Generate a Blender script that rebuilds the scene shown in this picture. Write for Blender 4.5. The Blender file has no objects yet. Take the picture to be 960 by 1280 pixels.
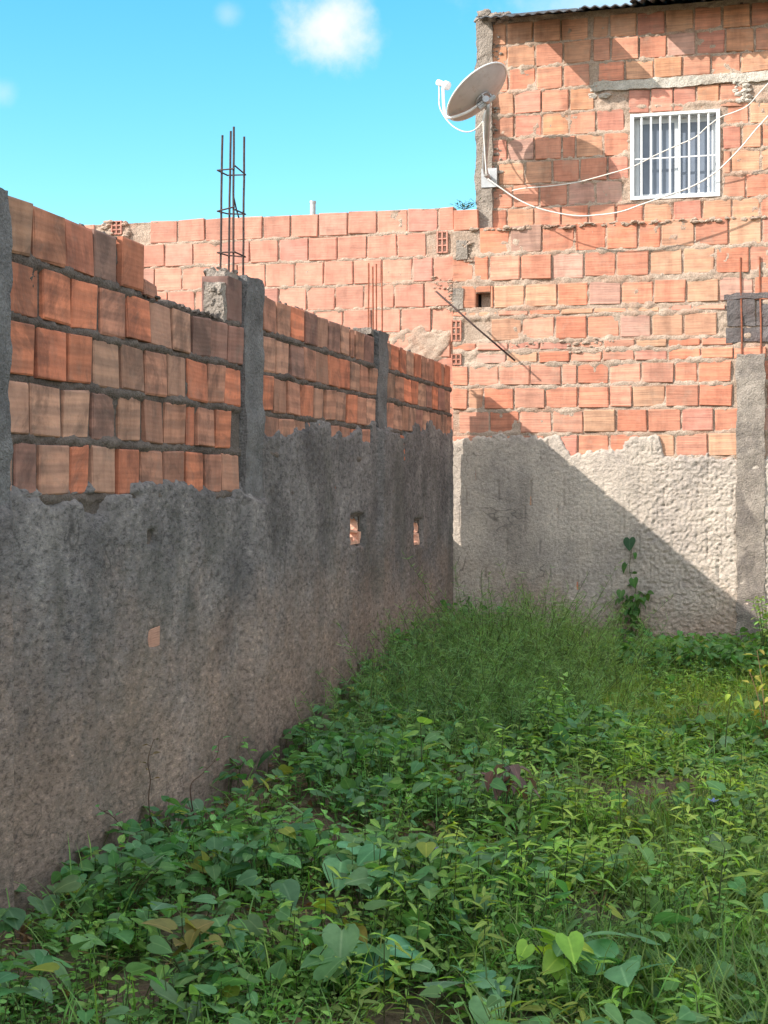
import bpy, math, random
import numpy as np
from mathutils import Vector
random.seed(7); RNG = np.random.RandomState(11)
scene = bpy.context.scene
C = scene.collection

# ------------------------------------------------------------------ frame of the place
# +Y runs along the left boundary wall (its face is X = 0), +X along the far walls, Z up, ground near Z = 0
F = 1800.0; YAW = math.radians(14.34); SN, CS = math.sin(YAW), math.cos(YAW)
CX, CY, CZ = 1.82, 0.0, 1.12
YF, YB, YH = 8.965, 9.015, 9.045          # faces of the lower far wall, the back wall, the house
def ray(x, y):
    u = (x-480)/F; v = (603-y)/F
    return np.array([u*CS-SN, u*SN+CS, v])
def onY(x, y, Y):
    d = ray(x, y); t = (Y-CY)/d[1]; return np.array([CX, CY, CZ])+d*t
def onX(x, y, X=0.0):
    d = ray(x, y); t = (X-CX)/d[0]; return np.array([CX, CY, CZ])+d*t
def onZ(x, y, Z=0.0):
    d = ray(x, y); t = (Z-CZ)/d[2]; return np.array([CX, CY, CZ])+d*t

# ------------------------------------------------------------------ noise
_T = RNG.rand(64, 64, 64).astype(np.float32)
def vn3(x, y, z):
    x = np.asarray(x, float); y = np.asarray(y, float); z = np.asarray(z, float)
    x, y, z = np.broadcast_arrays(x, y, z)
    xi = np.floor(x).astype(int); yi = np.floor(y).astype(int); zi = np.floor(z).astype(int)
    fx, fy, fz = x-xi, y-yi, z-zi
    fx = fx*fx*(3-2*fx); fy = fy*fy*(3-2*fy); fz = fz*fz*(3-2*fz)
    def g(a, b, c): return _T[(xi+a) & 63, (yi+b) & 63, (zi+c) & 63]
    c00 = g(0,0,0)*(1-fx)+g(1,0,0)*fx; c10 = g(0,1,0)*(1-fx)+g(1,1,0)*fx
    c01 = g(0,0,1)*(1-fx)+g(1,0,1)*fx; c11 = g(0,1,1)*(1-fx)+g(1,1,1)*fx
    return (c00*(1-fy)+c10*fy)*(1-fz)+(c01*(1-fy)+c11*fy)*fz      # 0..1
def fbm(x, y, z, o=4):
    a = 0; w = 0.5; s = 1; t = 0
    for i in range(o):
        a = a+w*vn3(np.asarray(x)*s+i*17.3, np.asarray(y)*s+i*5.1, np.asarray(z)*s+i*9.7); t += w; w *= 0.5; s *= 2.03
    return a/t
def sstep(a, b, x):
    t = np.clip((x-a)/(b-a), 0, 1); return t*t*(3-2*t)

# ------------------------------------------------------------------ mesh helpers
def make(name, verts, faces, mat=None, parent=None, cols=None, uvs=None, smooth=False):
    me = bpy.data.meshes.new(name)
    me.from_pydata([tuple(v) for v in verts], [], [tuple(f) for f in faces])
    if cols is not None:
        at = me.attributes.new('Col', 'FLOAT_COLOR', 'POINT')
        at.data.foreach_set('color', np.asarray(cols, np.float32).ravel())
    if uvs is not None:
        ul = me.uv_layers.new(name='UVMap')
        li = np.zeros(len(me.loops), np.int32); me.loops.foreach_get('vertex_index', li)
        ul.data.foreach_set('uv', np.asarray(uvs, np.float32)[li].ravel())
    if smooth: me.polygons.foreach_set('use_smooth', [True]*len(me.polygons))
    if mat: me.materials.append(mat)
    me.update()
    o = bpy.data.objects.new(name, me); C.objects.link(o)
    if parent: o.parent = parent
    return o
def thing(name, label, cat, loc=(0,0,0), group=None):
    o = bpy.data.objects.new(name, None); C.objects.link(o); o.location = loc
    o.empty_display_size = 0.1
    o['label'] = label; o['category'] = cat
    if group: o['group'] = group
    return o
def tag(o, label, cat, group=None, kind=None):
    o['label'] = label; o['category'] = cat
    if group: o['group'] = group
    if kind: o['kind'] = kind
    return o
class MB:
    def __init__(s): s.v = []; s.f = []; s.c = []; s.u = []
    def add(s, v, f, c=(1,1,1,1), u=None):
        n = len(s.v); s.v += [tuple(p) for p in v]; s.f += [tuple(i+n for i in q) for q in f]
        s.c += [tuple(c)]*len(v); s.u += (u if u else [(0,0)]*len(v))
    def box(s, a, b, c=(1,1,1,1)):
        x0,y0,z0 = a; x1,y1,z1 = b
        s.add([(x0,y0,z0),(x1,y0,z0),(x1,y1,z0),(x0,y1,z0),(x0,y0,z1),(x1,y0,z1),(x1,y1,z1),(x0,y1,z1)],
              [(0,3,2,1),(4,5,6,7),(0,1,5,4),(1,2,6,5),(2,3,7,6),(3,0,4,7)], c)
    def tube(s, pts, r, n=8, c=(1,1,1,1), caps=True):
        pts = [Vector(p) for p in pts]; m = len(pts); base = []; 
        rr = r if isinstance(r, (list, tuple)) else [r]*m
        up = None; vs = []
        for i, p in enumerate(pts):
            d = (pts[min(i+1, m-1)]-pts[max(i-1, 0)]).normalized()
            if up is None:
                up = Vector((0,0,1)) if abs(d.z) < 0.9 else Vector((1,0,0))
            a = d.cross(up).normalized(); b = a.cross(d).normalized(); up = b
            for k in range(n):
                t = 2*math.pi*k/n; vs.append(p+a*math.cos(t)*rr[i]+b*math.sin(t)*rr[i])
        fs = []
        for i in range(m-1):
            for k in range(n):
                fs.append((i*n+k, i*n+(k+1)%n, (i+1)*n+(k+1)%n, (i+1)*n+k))
        if caps: fs.append(tuple(range(n))[::-1]); fs.append(tuple((m-1)*n+k for k in range(n)))
        s.add(vs, fs, c)
    def build(s, name, mat, parent=None, smooth=False, loc=None):
        o = make(name, s.v, s.f, mat, parent, s.c, s.u, smooth)
        return o
def smooth_path(pts, n=8):
    P = [Vector(p) for p in pts]; out = []
    for i in range(len(P)-1):
        p0 = P[max(i-1,0)]; p1 = P[i]; p2 = P[i+1]; p3 = P[min(i+2,len(P)-1)]
        for k in range(n):
            t = k/n
            out.append(0.5*((2*p1)+(p2-p0)*t+(2*p0-5*p1+4*p2-p3)*t*t+(3*p1-p0-3*p2+p3)*t**3))
    out.append(P[-1]); return out

# wall frames: (s along the wall, z up, d outward from the face) -> world
class Frame:
    def __init__(s, axis, pos): s.axis = axis; s.pos = pos
    def P(s, S, Z, D):
        S = np.asarray(S, float); Z = np.asarray(Z, float); D = np.asarray(D, float)
        S, Z, D = np.broadcast_arrays(S, Z, D)
        if s.axis == 'Y': return np.stack([s.pos+D, S, Z], -1)
        return np.stack([S, s.pos-D, Z], -1)
FL = Frame('Y', 0.0); FF = Frame('X', YF); FB = Frame('X', YB); FH = Frame('X', YH)

def heightfield(name, fr, s0, s1, z0, z1, res, func, mat, parent, keep=None, smooth=True, minh=-0.035):
    ns = max(2, int((s1-s0)/res)+1); nz = max(2, int((z1-z0)/res)+1)
    S, Z = np.meshgrid(np.linspace(s0, s1, ns), np.linspace(z0, z1, nz))
    H = func(S, Z); H = np.broadcast_to(H, S.shape)
    P = fr.P(S, Z, H).reshape(-1, 3)
    i = np.arange(ns-1)[None, :]+np.arange(nz-1)[:, None]*ns
    q = np.stack([i, i+1, i+1+ns, i+ns], -1).reshape(-1, 4)
    if fr.axis == 'Y': pass
    m = np.ones(len(q), bool)
    Hc = np.maximum.reduce([H[:-1,:-1], H[1:,:-1], H[:-1,1:], H[1:,1:]]).ravel()
    m &= Hc > minh
    if keep is not None:
        Sc = (S[:-1,:-1]+S[1:,1:])/2; Zc = (Z[:-1,:-1]+Z[1:,1:])/2
        m &= keep(Sc, Zc).ravel()
    q = q[m]
    used = np.unique(q); rm = np.zeros(len(P), int); rm[used] = np.arange(len(used))
    return make(name, P[used], rm[q], mat, parent, smooth=smooth)

def core(name, fr, s0, s1, z0, z1, d0, d1, mat, parent, holes=(), top=None):
    ss = sorted({s0, s1, *[h[0] for h in holes if s0 < h[0] < s1], *[h[1] for h in holes if s0 < h[1] < s1]})
    zz = sorted({z0, z1, *[h[2] for h in holes if z0 < h[2] < z1], *[h[3] for h in holes if z0 < h[3] < z1]})
    mb = MB()
    for a, b in zip(ss[:-1], ss[1:]):
        for c, d in zip(zz[:-1], zz[1:]):
            ms, mz = (a+b)/2, (c+d)/2
            if any(h[0] < ms < h[1] and h[2] < mz < h[3] for h in holes): continue
            p = fr.P([a, b], [c, d], [d0, d1])
            lo = np.minimum(p[0], p[1]); hi = np.maximum(p[0], p[1])
            mb.box(lo, hi)
    return mb.build(name, mat, parent)

def rough_box(fr, s0, s1, z0, z1, d0, d1, res=0.02, amp=0.008, freq=25, seed=0.0, mb=None, col=(1,1,1,1), taper=0.0):
    """box whose six sides are fine grids pushed about by noise (same noise at shared edges)"""
    mb = mb or MB()
    lo = np.array([s0, z0, d0], float); hi = np.array([s1, z1, d1], float)
    for ax in range(3):
        a, b = [k for k in range(3) if k != ax]
        na = max(1, int((hi[a]-lo[a])/res)); nb = max(1, int((hi[b]-lo[b])/res))
        A, B = np.meshgrid(np.linspace(lo[a], hi[a], na+1), np.linspace(lo[b], hi[b], nb+1))
        for side in (0, 1):
            Q = np.zeros(A.shape+(3,)); Q[..., a] = A; Q[..., b] = B; Q[..., ax] = (lo, hi)[side][ax]
            f = freq
            n = np.stack([fbm(Q[...,0]*f+seed+k*31.7, Q[...,1]*f+k*3.3, Q[...,2]*f+seed, 3)-0.5 for k in range(3)], -1)
            n2 = np.stack([fbm(Q[...,0]*f*.3+seed+k*11.7, Q[...,1]*f*.3+k*8.3, Q[...,2]*f*.3+seed, 2)-0.5 for k in range(3)], -1)
            Q = Q+n*amp*2+n2*amp*2.5
            P = fr.P(Q[...,0], Q[...,1], Q[...,2]).reshape(-1, 3)
            w = na+1
            fs = [(r*w+k, r*w+k+1, (r+1)*w+k+1, (r+1)*w+k) for r in range(nb) for k in range(na)]
            mb.add(P, fs, col)
    return mb

def add_brick(mb, fr, s0, s1, z0, z1, d, dback, col, ch=0.004, jit=0.0025):
    ds = [random.uniform(-jit, jit) for _ in range(4)]; tz = random.uniform(-jit, jit)
    tilt = random.uniform(-0.004, 0.004); tilt2 = random.uniform(-0.003, 0.003)
    cs = [(s0, z0), (s1, z0), (s1, z1), (s0, z1)]
    v = []; u = []
    for lev in range(3):
        for k, (a, b) in enumerate(cs):
            sx = 1 if k in (1, 2) else -1; sz = 1 if k >= 2 else -1
            if lev == 0: dd = dback; i = 0
            elif lev == 1: dd = d-ch; i = 0
            else: dd = d; i = ch
            j1 = random.uniform(-jit, jit)*(1 if lev else 0); j2 = random.uniform(-jit, jit)*(1 if lev else 0)
            S = a-sx*i+ds[k]+j1; Z = b-sz*i+tz+sx*tilt2+j2
            D = dd+(tilt*sx+tilt2*sz if lev else 0)
            v.append(fr.P(S, Z, D)); u.append(((a-sx*i-s0)/(s1-s0), (b-sz*i-z0)/(z1-z0)))
    f = [(8,9,10,11), (3,2,1,0)]
    for k in range(4):
        n = (k+1) % 4
        f += [(k, n, 4+n, 4+k), (4+k, 4+n, 8+n, 8+k)]
    mb.add(v, f, col, u)

def hollow_end(mb, fr, s0, s1, z0, z1, d, col, nx=2, nz=3, depth=0.06, wall=0.008):
    """end face of a six-hole hollow brick: the webs stand, the holes are open"""
    sw = (s1-s0-wall*(nx+1))/nx; zw = (z1-z0-wall*(nz+1))/nz
    def bx(a, b, c, e, dd=d):
        p = fr.P([a, b], [c, e], [dd-depth, dd]); mb.box(np.minimum(p[0], p[1]), np.maximum(p[0], p[1]), col)
    for i in range(nx+1):
        a = s0+i*(sw+wall); bx(a, a+wall, z0, z1)
    for j in range(nz+1):
        c = z0+j*(zw+wall); bx(s0+wall*.3, s1-wall*.3, c, c+wall, d-0.0025)
    bx(s0, s1, z0, z1, d-depth+0.004)

PINK = False
def pick(pal):
    r = random.random(); t = 0
    for w, c in pal:
        t += w
        if r <= t: break
    if PINK: c = tuple(a*.60+b*.40 for a, b in zip(c, (.55, .232, .160)))
    k = random.uniform(0.82, 1.12); h = random.uniform(-0.02, 0.02)
    return (max(c[0]*k+h, .01), c[1]*k, c[2]*k, random.random())

def lay(mb, fr, rows, s0, s1, d, dback, pal, skip=None, joint=0.013, special=None, djit=0.004):
    for (z0, z1, L, off) in rows:
        s = s0-L+((off*L) % L)
        while s < s1:
            l = L*random.uniform(0.97, 1.03) if random.random() > 0.06 else L*random.choice([0.5, 0.7])
            a, b = max(s, s0), min(s+l-joint, s1); s += l
            if b-a < 0.035: continue
            if skip and skip(a, b, z0, z1): continue
            c = pick(pal)
            add_brick(mb, fr, a, b, z0, z1, d+random.uniform(-djit, djit), dback, c)

def clods(mb, fr, n, sfun, zfun, dfun, r0, r1, col=(1,1,1,1)):
    """irregular mortar clods"""
    ico = [(0,0,1),(.894,0,.447),(.276,.851,.447),(-.724,.526,.447),(-.724,-.526,.447),(.276,-.851,.447),
           (.724,.526,-.447),(-.276,.851,-.447),(-.894,0,-.447),(-.276,-.851,-.447),(.724,-.526,-.447),(0,0,-1)]
    fc = [(0,1,2),(0,2,3),(0,3,4),(0,4,5),(0,5,1),(1,6,2),(2,7,3),(3,8,4),(4,9,5),(5,10,1),(6,7,2),(7,8,3),(8,9,4),(9,10,5),(10,6,1),(11,7,6),(11,8,7),(11,9,8),(11,10,9),(11,6,10)]
    for _ in range(n):
        S, Z, D = sfun(), zfun(), dfun(); r = random.uniform(r0, r1)
        sx, sy, sz = r*random.uniform(.8, 1.9), r*random.uniform(.6, 1), r*random.uniform(.7, 1)
        v = []
        for p in ico:
            k = random.uniform(.7, 1.2)
            v.append(fr.P(S+p[0]*sx*k, Z+p[1]*sy*k, D+p[2]*sz*k))
        mb.add(v, fc, col)

# ------------------------------------------------------------------ materials
def new_mat(name):
    m = bpy.data.materials.new(name); m.use_nodes = True
    nt = m.node_tree; b = nt.nodes['Principled BSDF']; b.inputs['Specular IOR Level'].default_value = 0.25
    return m, nt, b
def N(nt, t, **k):
    n = nt.nodes.new(t)
    for a, v in k.items():
        if a in n.inputs: n.inputs[a].default_value = v
        else: setattr(n, a, v)
    return n
def lk(nt, a, b): nt.links.new(a, b)
def ramp(nt, src, stops):
    r = nt.nodes.new('ShaderNodeValToRGB'); el = r.color_ramp.elements
    while len(el) < len(stops): el.new(0.5)
    for e, (p, c) in zip(el, stops):
        e.position = p; e.color = c if len(c) == 4 else (*c, 1)
    lk(nt, src, r.inputs[0]); return r.outputs[0]
def mixc(nt, fac, a, b, mode='MIX'):
    m = nt.nodes.new('ShaderNodeMix'); m.data_type = 'RGBA'; m.blend_type = mode
    for s, i in ((fac, 0), (a, 6), (b, 7)):
        if hasattr(s, 'is_linked'): lk(nt, s, m.inputs[i])
        elif i == 0: m.inputs[0].default_value = s
        else: m.inputs[i].default_value = (*s, 1) if len(s) == 3 else s
    return m.outputs[2]
def math_n(nt, op, a, b=None, c=None):
    m = nt.nodes.new('ShaderNodeMath'); m.operation = op
    for i, s in enumerate((a, b, c)):
        if s is None: continue
        if hasattr(s, 'is_linked'): lk(nt, s, m.inputs[i])
        else: m.inputs[i].default_value = s
    return m.outputs[0]
def coords(nt, scale=(1,1,1)):
    tc = nt.nodes.new('ShaderNodeNewGeometry')
    mp = nt.nodes.new('ShaderNodeMapping'); mp.inputs['Scale'].default_value = scale
    lk(nt, tc.outputs['Position'], mp.inputs[0]); return mp.outputs[0]
def noise(nt, vec, scale, detail=4, rough=.55, dist=0):
    n = nt.nodes.new('ShaderNodeTexNoise'); n.inputs['Scale'].default_value = scale
    n.inputs['Detail'].default_value = detail; n.inputs['Roughness'].default_value = rough; n.inputs['Distortion'].default_value = dist
    lk(nt, vec, n.inputs['Vector']); return n.outputs['Fac']
def bump(nt, b, h, strength=.5, dist=.01, prev=None):
    m = nt.nodes.new('ShaderNodeBump'); m.inputs['Strength'].default_value = strength; m.inputs['Distance'].default_value = dist
    lk(nt, h, m.inputs['Height'])
    if prev: lk(nt, prev, m.inputs['Normal'])
    lk(nt, m.outputs[0], b.inputs['Normal']); return m.outputs[0]

def brick_material(name, stain=0.0, smear=0.35, band=0.3, grain=.55, dust=.12, smearcol=(.42,.33,.25), staincol=(.055,.04,.036)):
    m, nt, b = new_mat(name)
    at = N(nt, 'ShaderNodeAttribute', attribute_name='Col')
    uv = N(nt, 'ShaderNodeUVMap'); sp = N(nt, 'ShaderNodeSeparateXYZ'); lk(nt, uv.outputs[0], sp.inputs[0])
    P = coords(nt); Pst = coords(nt, (2.5, 2.5, 60))
    st = noise(nt, Pst, 2.2, 3, .6)
    # firing bands along the length, three to the height of a brick, strength differs per brick
    w = math_n(nt, 'SINE', math_n(nt, 'ADD', math_n(nt, 'ADD', math_n(nt, 'MULTIPLY', sp.outputs[1], 15.5), math_n(nt, 'MULTIPLY', at.outputs['Alpha'], 9.0)), math_n(nt, 'MULTIPLY', noise(nt, P, 7, 4), 4.0)))
    w = math_n(nt, 'MULTIPLY', math_n(nt, 'ADD', w, 1), .5)
    w = ramp(nt, w, [(.25, (0,0,0)), (.8, (1,1,1))])
    wf = math_n(nt, 'MULTIPLY', w, math_n(nt, 'MULTIPLY', at.outputs['Alpha'], band*2))
    col = mixc(nt, wf, at.outputs['Color'], mixc(nt, 1.0, at.outputs['Color'], (1.45, 1.4, 1.35), 'MULTIPLY'))
    lines = ramp(nt, st, [(.38, (.62,.60,.58)), (.5, (1,1,1)), (.66, (1.12,1.1,1.06))])
    col = mixc(nt, grain, col, lines, 'MULTIPLY')
    rn = noise(nt, coords(nt, (4, 4, .55)), 2.4, 5, .68)
    col = mixc(nt, .85, col, ramp(nt, rn, [(.34, (.70,.66,.64)), (.5, (1,1,1)), (.7, (1.08,1.08,1.1))]), 'MULTIPLY')
    col = mixc(nt, dust, col, (.64,.44,.37))
    blot = ramp(nt, noise(nt, P, 14, 4, .6), [(.3, (.78,.76,.76)), (.6, (1.08,1.08,1.08))])
    col = mixc(nt, .8, col, blot, 'MULTIPLY')
    sm = ramp(nt, noise(nt, P, 11, 6, .68, .4), [(.52, (0,0,0)), (.72, (1,1,1))])
    col = mixc(nt, math_n(nt, 'MULTIPLY', sm, smear), col, smearcol)
    if stain:
        s1 = ramp(nt, noise(nt, P, 4.2, 6, .7, .6), [(.50, (0,0,0)), (.60, (1,1,1))])
        col = mixc(nt, math_n(nt, 'MULTIPLY', s1, stain), col, staincol)
    lk(nt, col, b.inputs['Base Color']); b.inputs['Roughness'].default_value = .92
    rib = math_n(nt, 'PINGPONG', math_n(nt, 'MULTIPLY', sp.outputs[1], 9.0), .5)
    h = math_n(nt, 'ADD', math_n(nt, 'MULTIPLY', st, 1.6*grain), math_n(nt, 'MULTIPLY', noise(nt, P, 90, 4, .65), .6))
    h = math_n(nt, 'ADD', h, math_n(nt, 'MULTIPLY', rib, .4))
    bump(nt, b, h, .42, .005)
    return m

def mortar_material(name, c0, c1, c2=None, bs=.9, sc=45):
    m, nt, b = new_mat(name); P = coords(nt)
    col = ramp(nt, noise(nt, P, 7, 6, .65), [(.3, c0), (.68, c1)])
    if c2: col = mixc(nt, ramp(nt, noise(nt, P, 3.1, 5, .7, .5), [(.5, (0,0,0)), (.66, (1,1,1))]), col, c2)
    sp = ramp(nt, noise(nt, P, 130, 2, .5), [(.35, (.72,.72,.72)), (.6, (1.1,1.1,1.1))])
    col = mixc(nt, .8, col, sp, 'MULTIPLY')
    lk(nt, col, b.inputs['Base Color']); b.inputs['Roughness'].default_value = .95
    h = math_n(nt, 'ADD', noise(nt, P, sc, 5, .65), math_n(nt, 'MULTIPLY', noise(nt, P, sc*4, 3, .6), .5))
    bump(nt, b, h, bs, .012)
    return m

def plaster_material(name, base, dark, pale, soil, soil_z=.55, soil_amt=.7, grain=1.0, asp=1.0, streaks=.85):
    asp_d = 1.0 if asp < 1 else .25
    """thrown cement rough cast: speckled, weathered, soil splashed on to its foot"""
    m, nt, b = new_mat(name); P = coords(nt); Pv = coords(nt, (1.6, 1.6*asp, .35)); Pg = coords(nt, (1, asp, 1))
    col = ramp(nt, noise(nt, P, 2.2, 6, .68), [(.32, dark), (.52, base), (.74, pale)])
    streak = ramp(nt, noise(nt, Pv, 7, 4, .65), [(.34, (.72,.72,.74)), (.56, (1,1,1)), (.72, (1.18,1.17,1.15))])
    col = mixc(nt, streaks, col, streak, 'MULTIPLY')
    spk = ramp(nt, noise(nt, Pg, 70, 3, .75), [(.38, (.42,.42,.43)), (.46, (.94,.94,.94)), (.57, (1.04,1.04,1.04)), (.67, (1.6,1.56,1.5))])
    col = mixc(nt, .8*grain, col, spk, 'MULTIPLY')
    geo = nt.nodes.new('ShaderNodeNewGeometry'); sz = nt.nodes.new('ShaderNodeSeparateXYZ'); lk(nt, geo.outputs['Position'], sz.inputs[0])
    k = math_n(nt, 'ADD', sz.outputs[2], math_n(nt, 'MULTIPLY', math_n(nt, 'SUBTRACT', noise(nt, P, 2.6, 6, .7), .5), 1.3))
    fs = ramp(nt, k, [(max(soil_z-.38, 0), (1,1,1)), (soil_z+.18, (0,0,0))])
    col = mixc(nt, math_n(nt, 'MULTIPLY', fs, soil_amt), col, mixc(nt, .75, soil, spk, 'MULTIPLY'))
    big = ramp(nt, noise(nt, P, 1.05, 8, .62, .9), [(.32, (.66,.65,.65)), (.5, (1,1,1)), (.68, (1.2,1.19,1.17))])
    col = mixc(nt, .9, col, big, 'MULTIPLY')
    ck = ramp(nt, noise(nt, P, 1.7, 4, .6, .5), [(.494, (0,0,0)), (.499, (1,1,1)), (.504, (0,0,0))])
    ckm = ramp(nt, noise(nt, P, 2.9, 2, .5), [(.5, (0,0,0)), (.6, (1,1,1))])
    col = mixc(nt, math_n(nt, 'MULTIPLY', math_n(nt, 'MULTIPLY', ck, ckm), .75), col, (.045,.04,.037))
    # damp and algae blotches
    dm = ramp(nt, noise(nt, Pv, 3.3, 6, .7, .8), [(.50, (0,0,0)), (.62, (1,1,1))])
    col = mixc(nt, math_n(nt, 'MULTIPLY', dm, .38*asp_d), col, (.075,.075,.062))
    lk(nt, col, b.inputs['Base Color']); b.inputs['Roughness'].default_value = .96
    h = math_n(nt, 'ADD', noise(nt, Pg, 48, 4, .7), math_n(nt, 'MULTIPLY', noise(nt, Pg, 150, 3, .6), .45))
    bump(nt, b, h, .9 if asp_d < 1 else .6, .012)
    return m

def plain(name, col, rough=.5, metal=0, var=.15, scale=20, bs=.15, col2=None, cov=(.5,.65)):
    m, nt, b = new_mat(name); P = coords(nt)
    c = mixc(nt, 1.0, col, ramp(nt, noise(nt, P, scale, 5, .6), [(.3, (1-var,)*3), (.7, (1+var,)*3)]), 'MULTIPLY')
    if col2: c = mixc(nt, ramp(nt, noise(nt, P, scale*1.7, 6, .7), [(cov[0], (0,0,0)), (cov[1], (1,1,1))]), c, col2)
    lk(nt, c, b.inputs['Base Color']); b.inputs['Roughness'].default_value = rough; b.inputs['Metallic'].default_value = metal
    bump(nt, b, noise(nt, P, scale*6, 3, .6), bs, .004)
    return m

def leaf_material(name, rough=.5, trans=.3, veins=True):
    m, nt, b = new_mat(name)
    at = N(nt, 'ShaderNodeAttribute', attribute_name='Col'); P = coords(nt)
    c = mixc(nt, .7, at.outputs['Color'], ramp(nt, noise(nt, P, 35, 4, .6), [(.3, (.7,.74,.7)), (.7, (1.25,1.2,1.15))]), 'MULTIPLY')
    if veins: c = mixc(nt, ramp(nt, at.outputs['Alpha'], [(.0, (.75,.75,.75)), (.10, (0,0,0))]), c, mixc(nt, 1.0, c, (1.9,1.5,1.7), 'MULTIPLY'))
    # insect bites and yellowed spots
    c = mixc(nt, ramp(nt, noise(nt, P, 22, 5, .75), [(.66, (0,0,0)), (.74, (.6,.6,.6))]), c, (.12,.10,.03))
    lk(nt, c, b.inputs['Base Color']); b.inputs['Roughness'].default_value = rough; b.inputs['Specular IOR Level'].default_value = .35
    bump(nt, b, noise(nt, P, 120, 3, .5), .25, .004)
    t = nt.nodes.new('ShaderNodeBsdfTranslucent'); lk(nt, mixc(nt, 1.0, c, (1.25,1.35,.6), 'MULTIPLY'), t.inputs[0])
    mx = nt.nodes.new('ShaderNodeMixShader'); mx.inputs[0].default_value = trans
    lk(nt, b.outputs[0], mx.inputs[1]); lk(nt, t.outputs[0], mx.inputs[2])
    lk(nt, mx.outputs[0], nt.nodes['Material Output'].inputs[0])
    return m

M = {}
M['brick_sun'] = brick_material('fired clay', 0.0, .34, .3)
M['brick_pink'] = brick_material('salmon fired clay', 0.0, .22, .15, .4, .2, (.5,.36,.28))
M['brick_worn'] = brick_material('weathered fired clay', 0.45, .42, .7, .12, .08, (.21,.165,.135))
M['mortar_pale'] = mortar_material('pale lime mortar', (.40,.29,.22), (.58,.45,.35), (.46,.29,.21))
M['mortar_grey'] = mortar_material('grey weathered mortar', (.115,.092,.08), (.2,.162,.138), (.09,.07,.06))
M['concrete_grey'] = mortar_material('grey cast concrete', (.125,.12,.12), (.22,.21,.205), (.10,.095,.095), 1.0, 26)
M['concrete_tan'] = mortar_material('sandy cast concrete', (.25,.21,.175), (.41,.345,.29), (.19,.16,.14), 1.0, 30)
M['cement_white'] = mortar_material('whitish cement', (.46,.41,.35), (.64,.58,.50), (.38,.32,.26), .8, 30)
M['cement_dark'] = mortar_material('dark cement render', (.1,.088,.085), (.18,.155,.15), (.13,.1,.095), .7, 25)
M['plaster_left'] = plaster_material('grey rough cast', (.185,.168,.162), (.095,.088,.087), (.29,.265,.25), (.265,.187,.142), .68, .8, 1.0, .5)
M['plaster_far'] = plaster_material('sandy rough cast', (.49,.415,.35), (.39,.335,.295), (.58,.50,.42), (.33,.21,.14), .36, .85, .55, 1.0, .35)
M['rust'] = plain('rusty steel', (.085,.055,.048), .8, .2, .3, 60, .4, (.05,.04,.042))
M['rust_red'] = plain('red rusty steel', (.30,.10,.055), .8, .1, .3, 60, .4, (.14,.07,.05))
M['white_paint'] = plain('white paint', (.78,.78,.77), .4, 0, .06, 30, .1, (.6,.58,.54), (.62,.75))
M['dish_paint'] = plain('light grey dish paint', (.50,.47,.46), .5, 0, .12, 9, .05, (.36,.27,.22), (.55,.74))
M['galv'] = plain('galvanised steel', (.46,.46,.46), .45, .6, .15, 30, .1, (.3,.2,.15), (.62,.75))
M['cable'] = plain('white cable sheath', (.68,.64,.58), .5, 0, .1, 20, .05)
M['roof'] = plain('grey fibre cement', (.11,.115,.125), .9, 0, .3, 25, .5, (.06,.062,.065))
M['glass'] = plain('blue grey window glass', (.17,.20,.25), .12, 0, .12, 6, .02)
M['alu'] = plain('white window leaf', (.62,.64,.66), .4, 0, .05, 20, .02)
M['dark'] = plain('dark interior', (.05,.045,.045), .9, 0, .1, 5, .1)
M['bark'] = plain('brown stalk', (.12,.075,.045), .85, 0, .3, 40, .4)
M['leaf'] = leaf_material('leaf', .6, .42)
M['thread'] = leaf_material('feathery leaf', .6, .35, False)

def ground_material():
    m, nt, b = new_mat('soil'); P = coords(nt)
    col = ramp(nt, noise(nt, P, 1.6, 7, .7), [(.3, (.12,.085,.058)), (.55, (.2,.145,.10)), (.75, (.29,.22,.155))])
    col = mixc(nt, ramp(nt, noise(nt, P, .9, 5, .6), [(.5, (0,0,0)), (.62, (1,1,1))]), col, (.08,.12,.045))
    col = mixc(nt, .8, col, ramp(nt, noise(nt, P, 60, 4, .7), [(.35, (.55,.55,.55)), (.65, (1.3,1.25,1.2))]), 'MULTIPLY')
    lk(nt, col, b.inputs['Base Color']); b.inputs['Roughness'].default_value = .97
    bump(nt, b, noise(nt, P, 35, 6, .7), 1, .03); return m
M['soil'] = ground_material()

# ------------------------------------------------------------------ ground
def gz(X, Y):
    X = np.asarray(X, float); Y = np.asarray(Y, float)
    near = np.exp(-((X-1.5)/12)**2-((Y-5)/14)**2)
    return near*((fbm(X*.9, Y*.9, 0*X+2.2, 4)-.5)*.10)
gx = np.unique(np.concatenate([np.linspace(-400, -8, 12), np.linspace(-8, -.5, 16), np.linspace(-.5, 4, 91), np.linspace(4, 12, 16), np.linspace(12, 400, 12)]))
gy = np.unique(np.concatenate([np.linspace(-300, -6, 12), np.linspace(-6, 1, 20), np.linspace(1, 9.6, 173), np.linspace(9.6, 16, 14), np.linspace(16, 500, 14)]))
GX, GY = np.meshgrid(gx, gy); GZ = gz(GX, GY)
w = len(gx); i = np.arange(w-1)[None]+np.arange(len(gy)-1)[:, None]*w
ground = make('ground', np.stack([GX, GY, GZ], -1).reshape(-1, 3), np.stack([i, i+1, i+1+w, i+w], -1).reshape(-1, 4), M['soil'], smooth=True)
ground['kind'] = 'structure'

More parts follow.
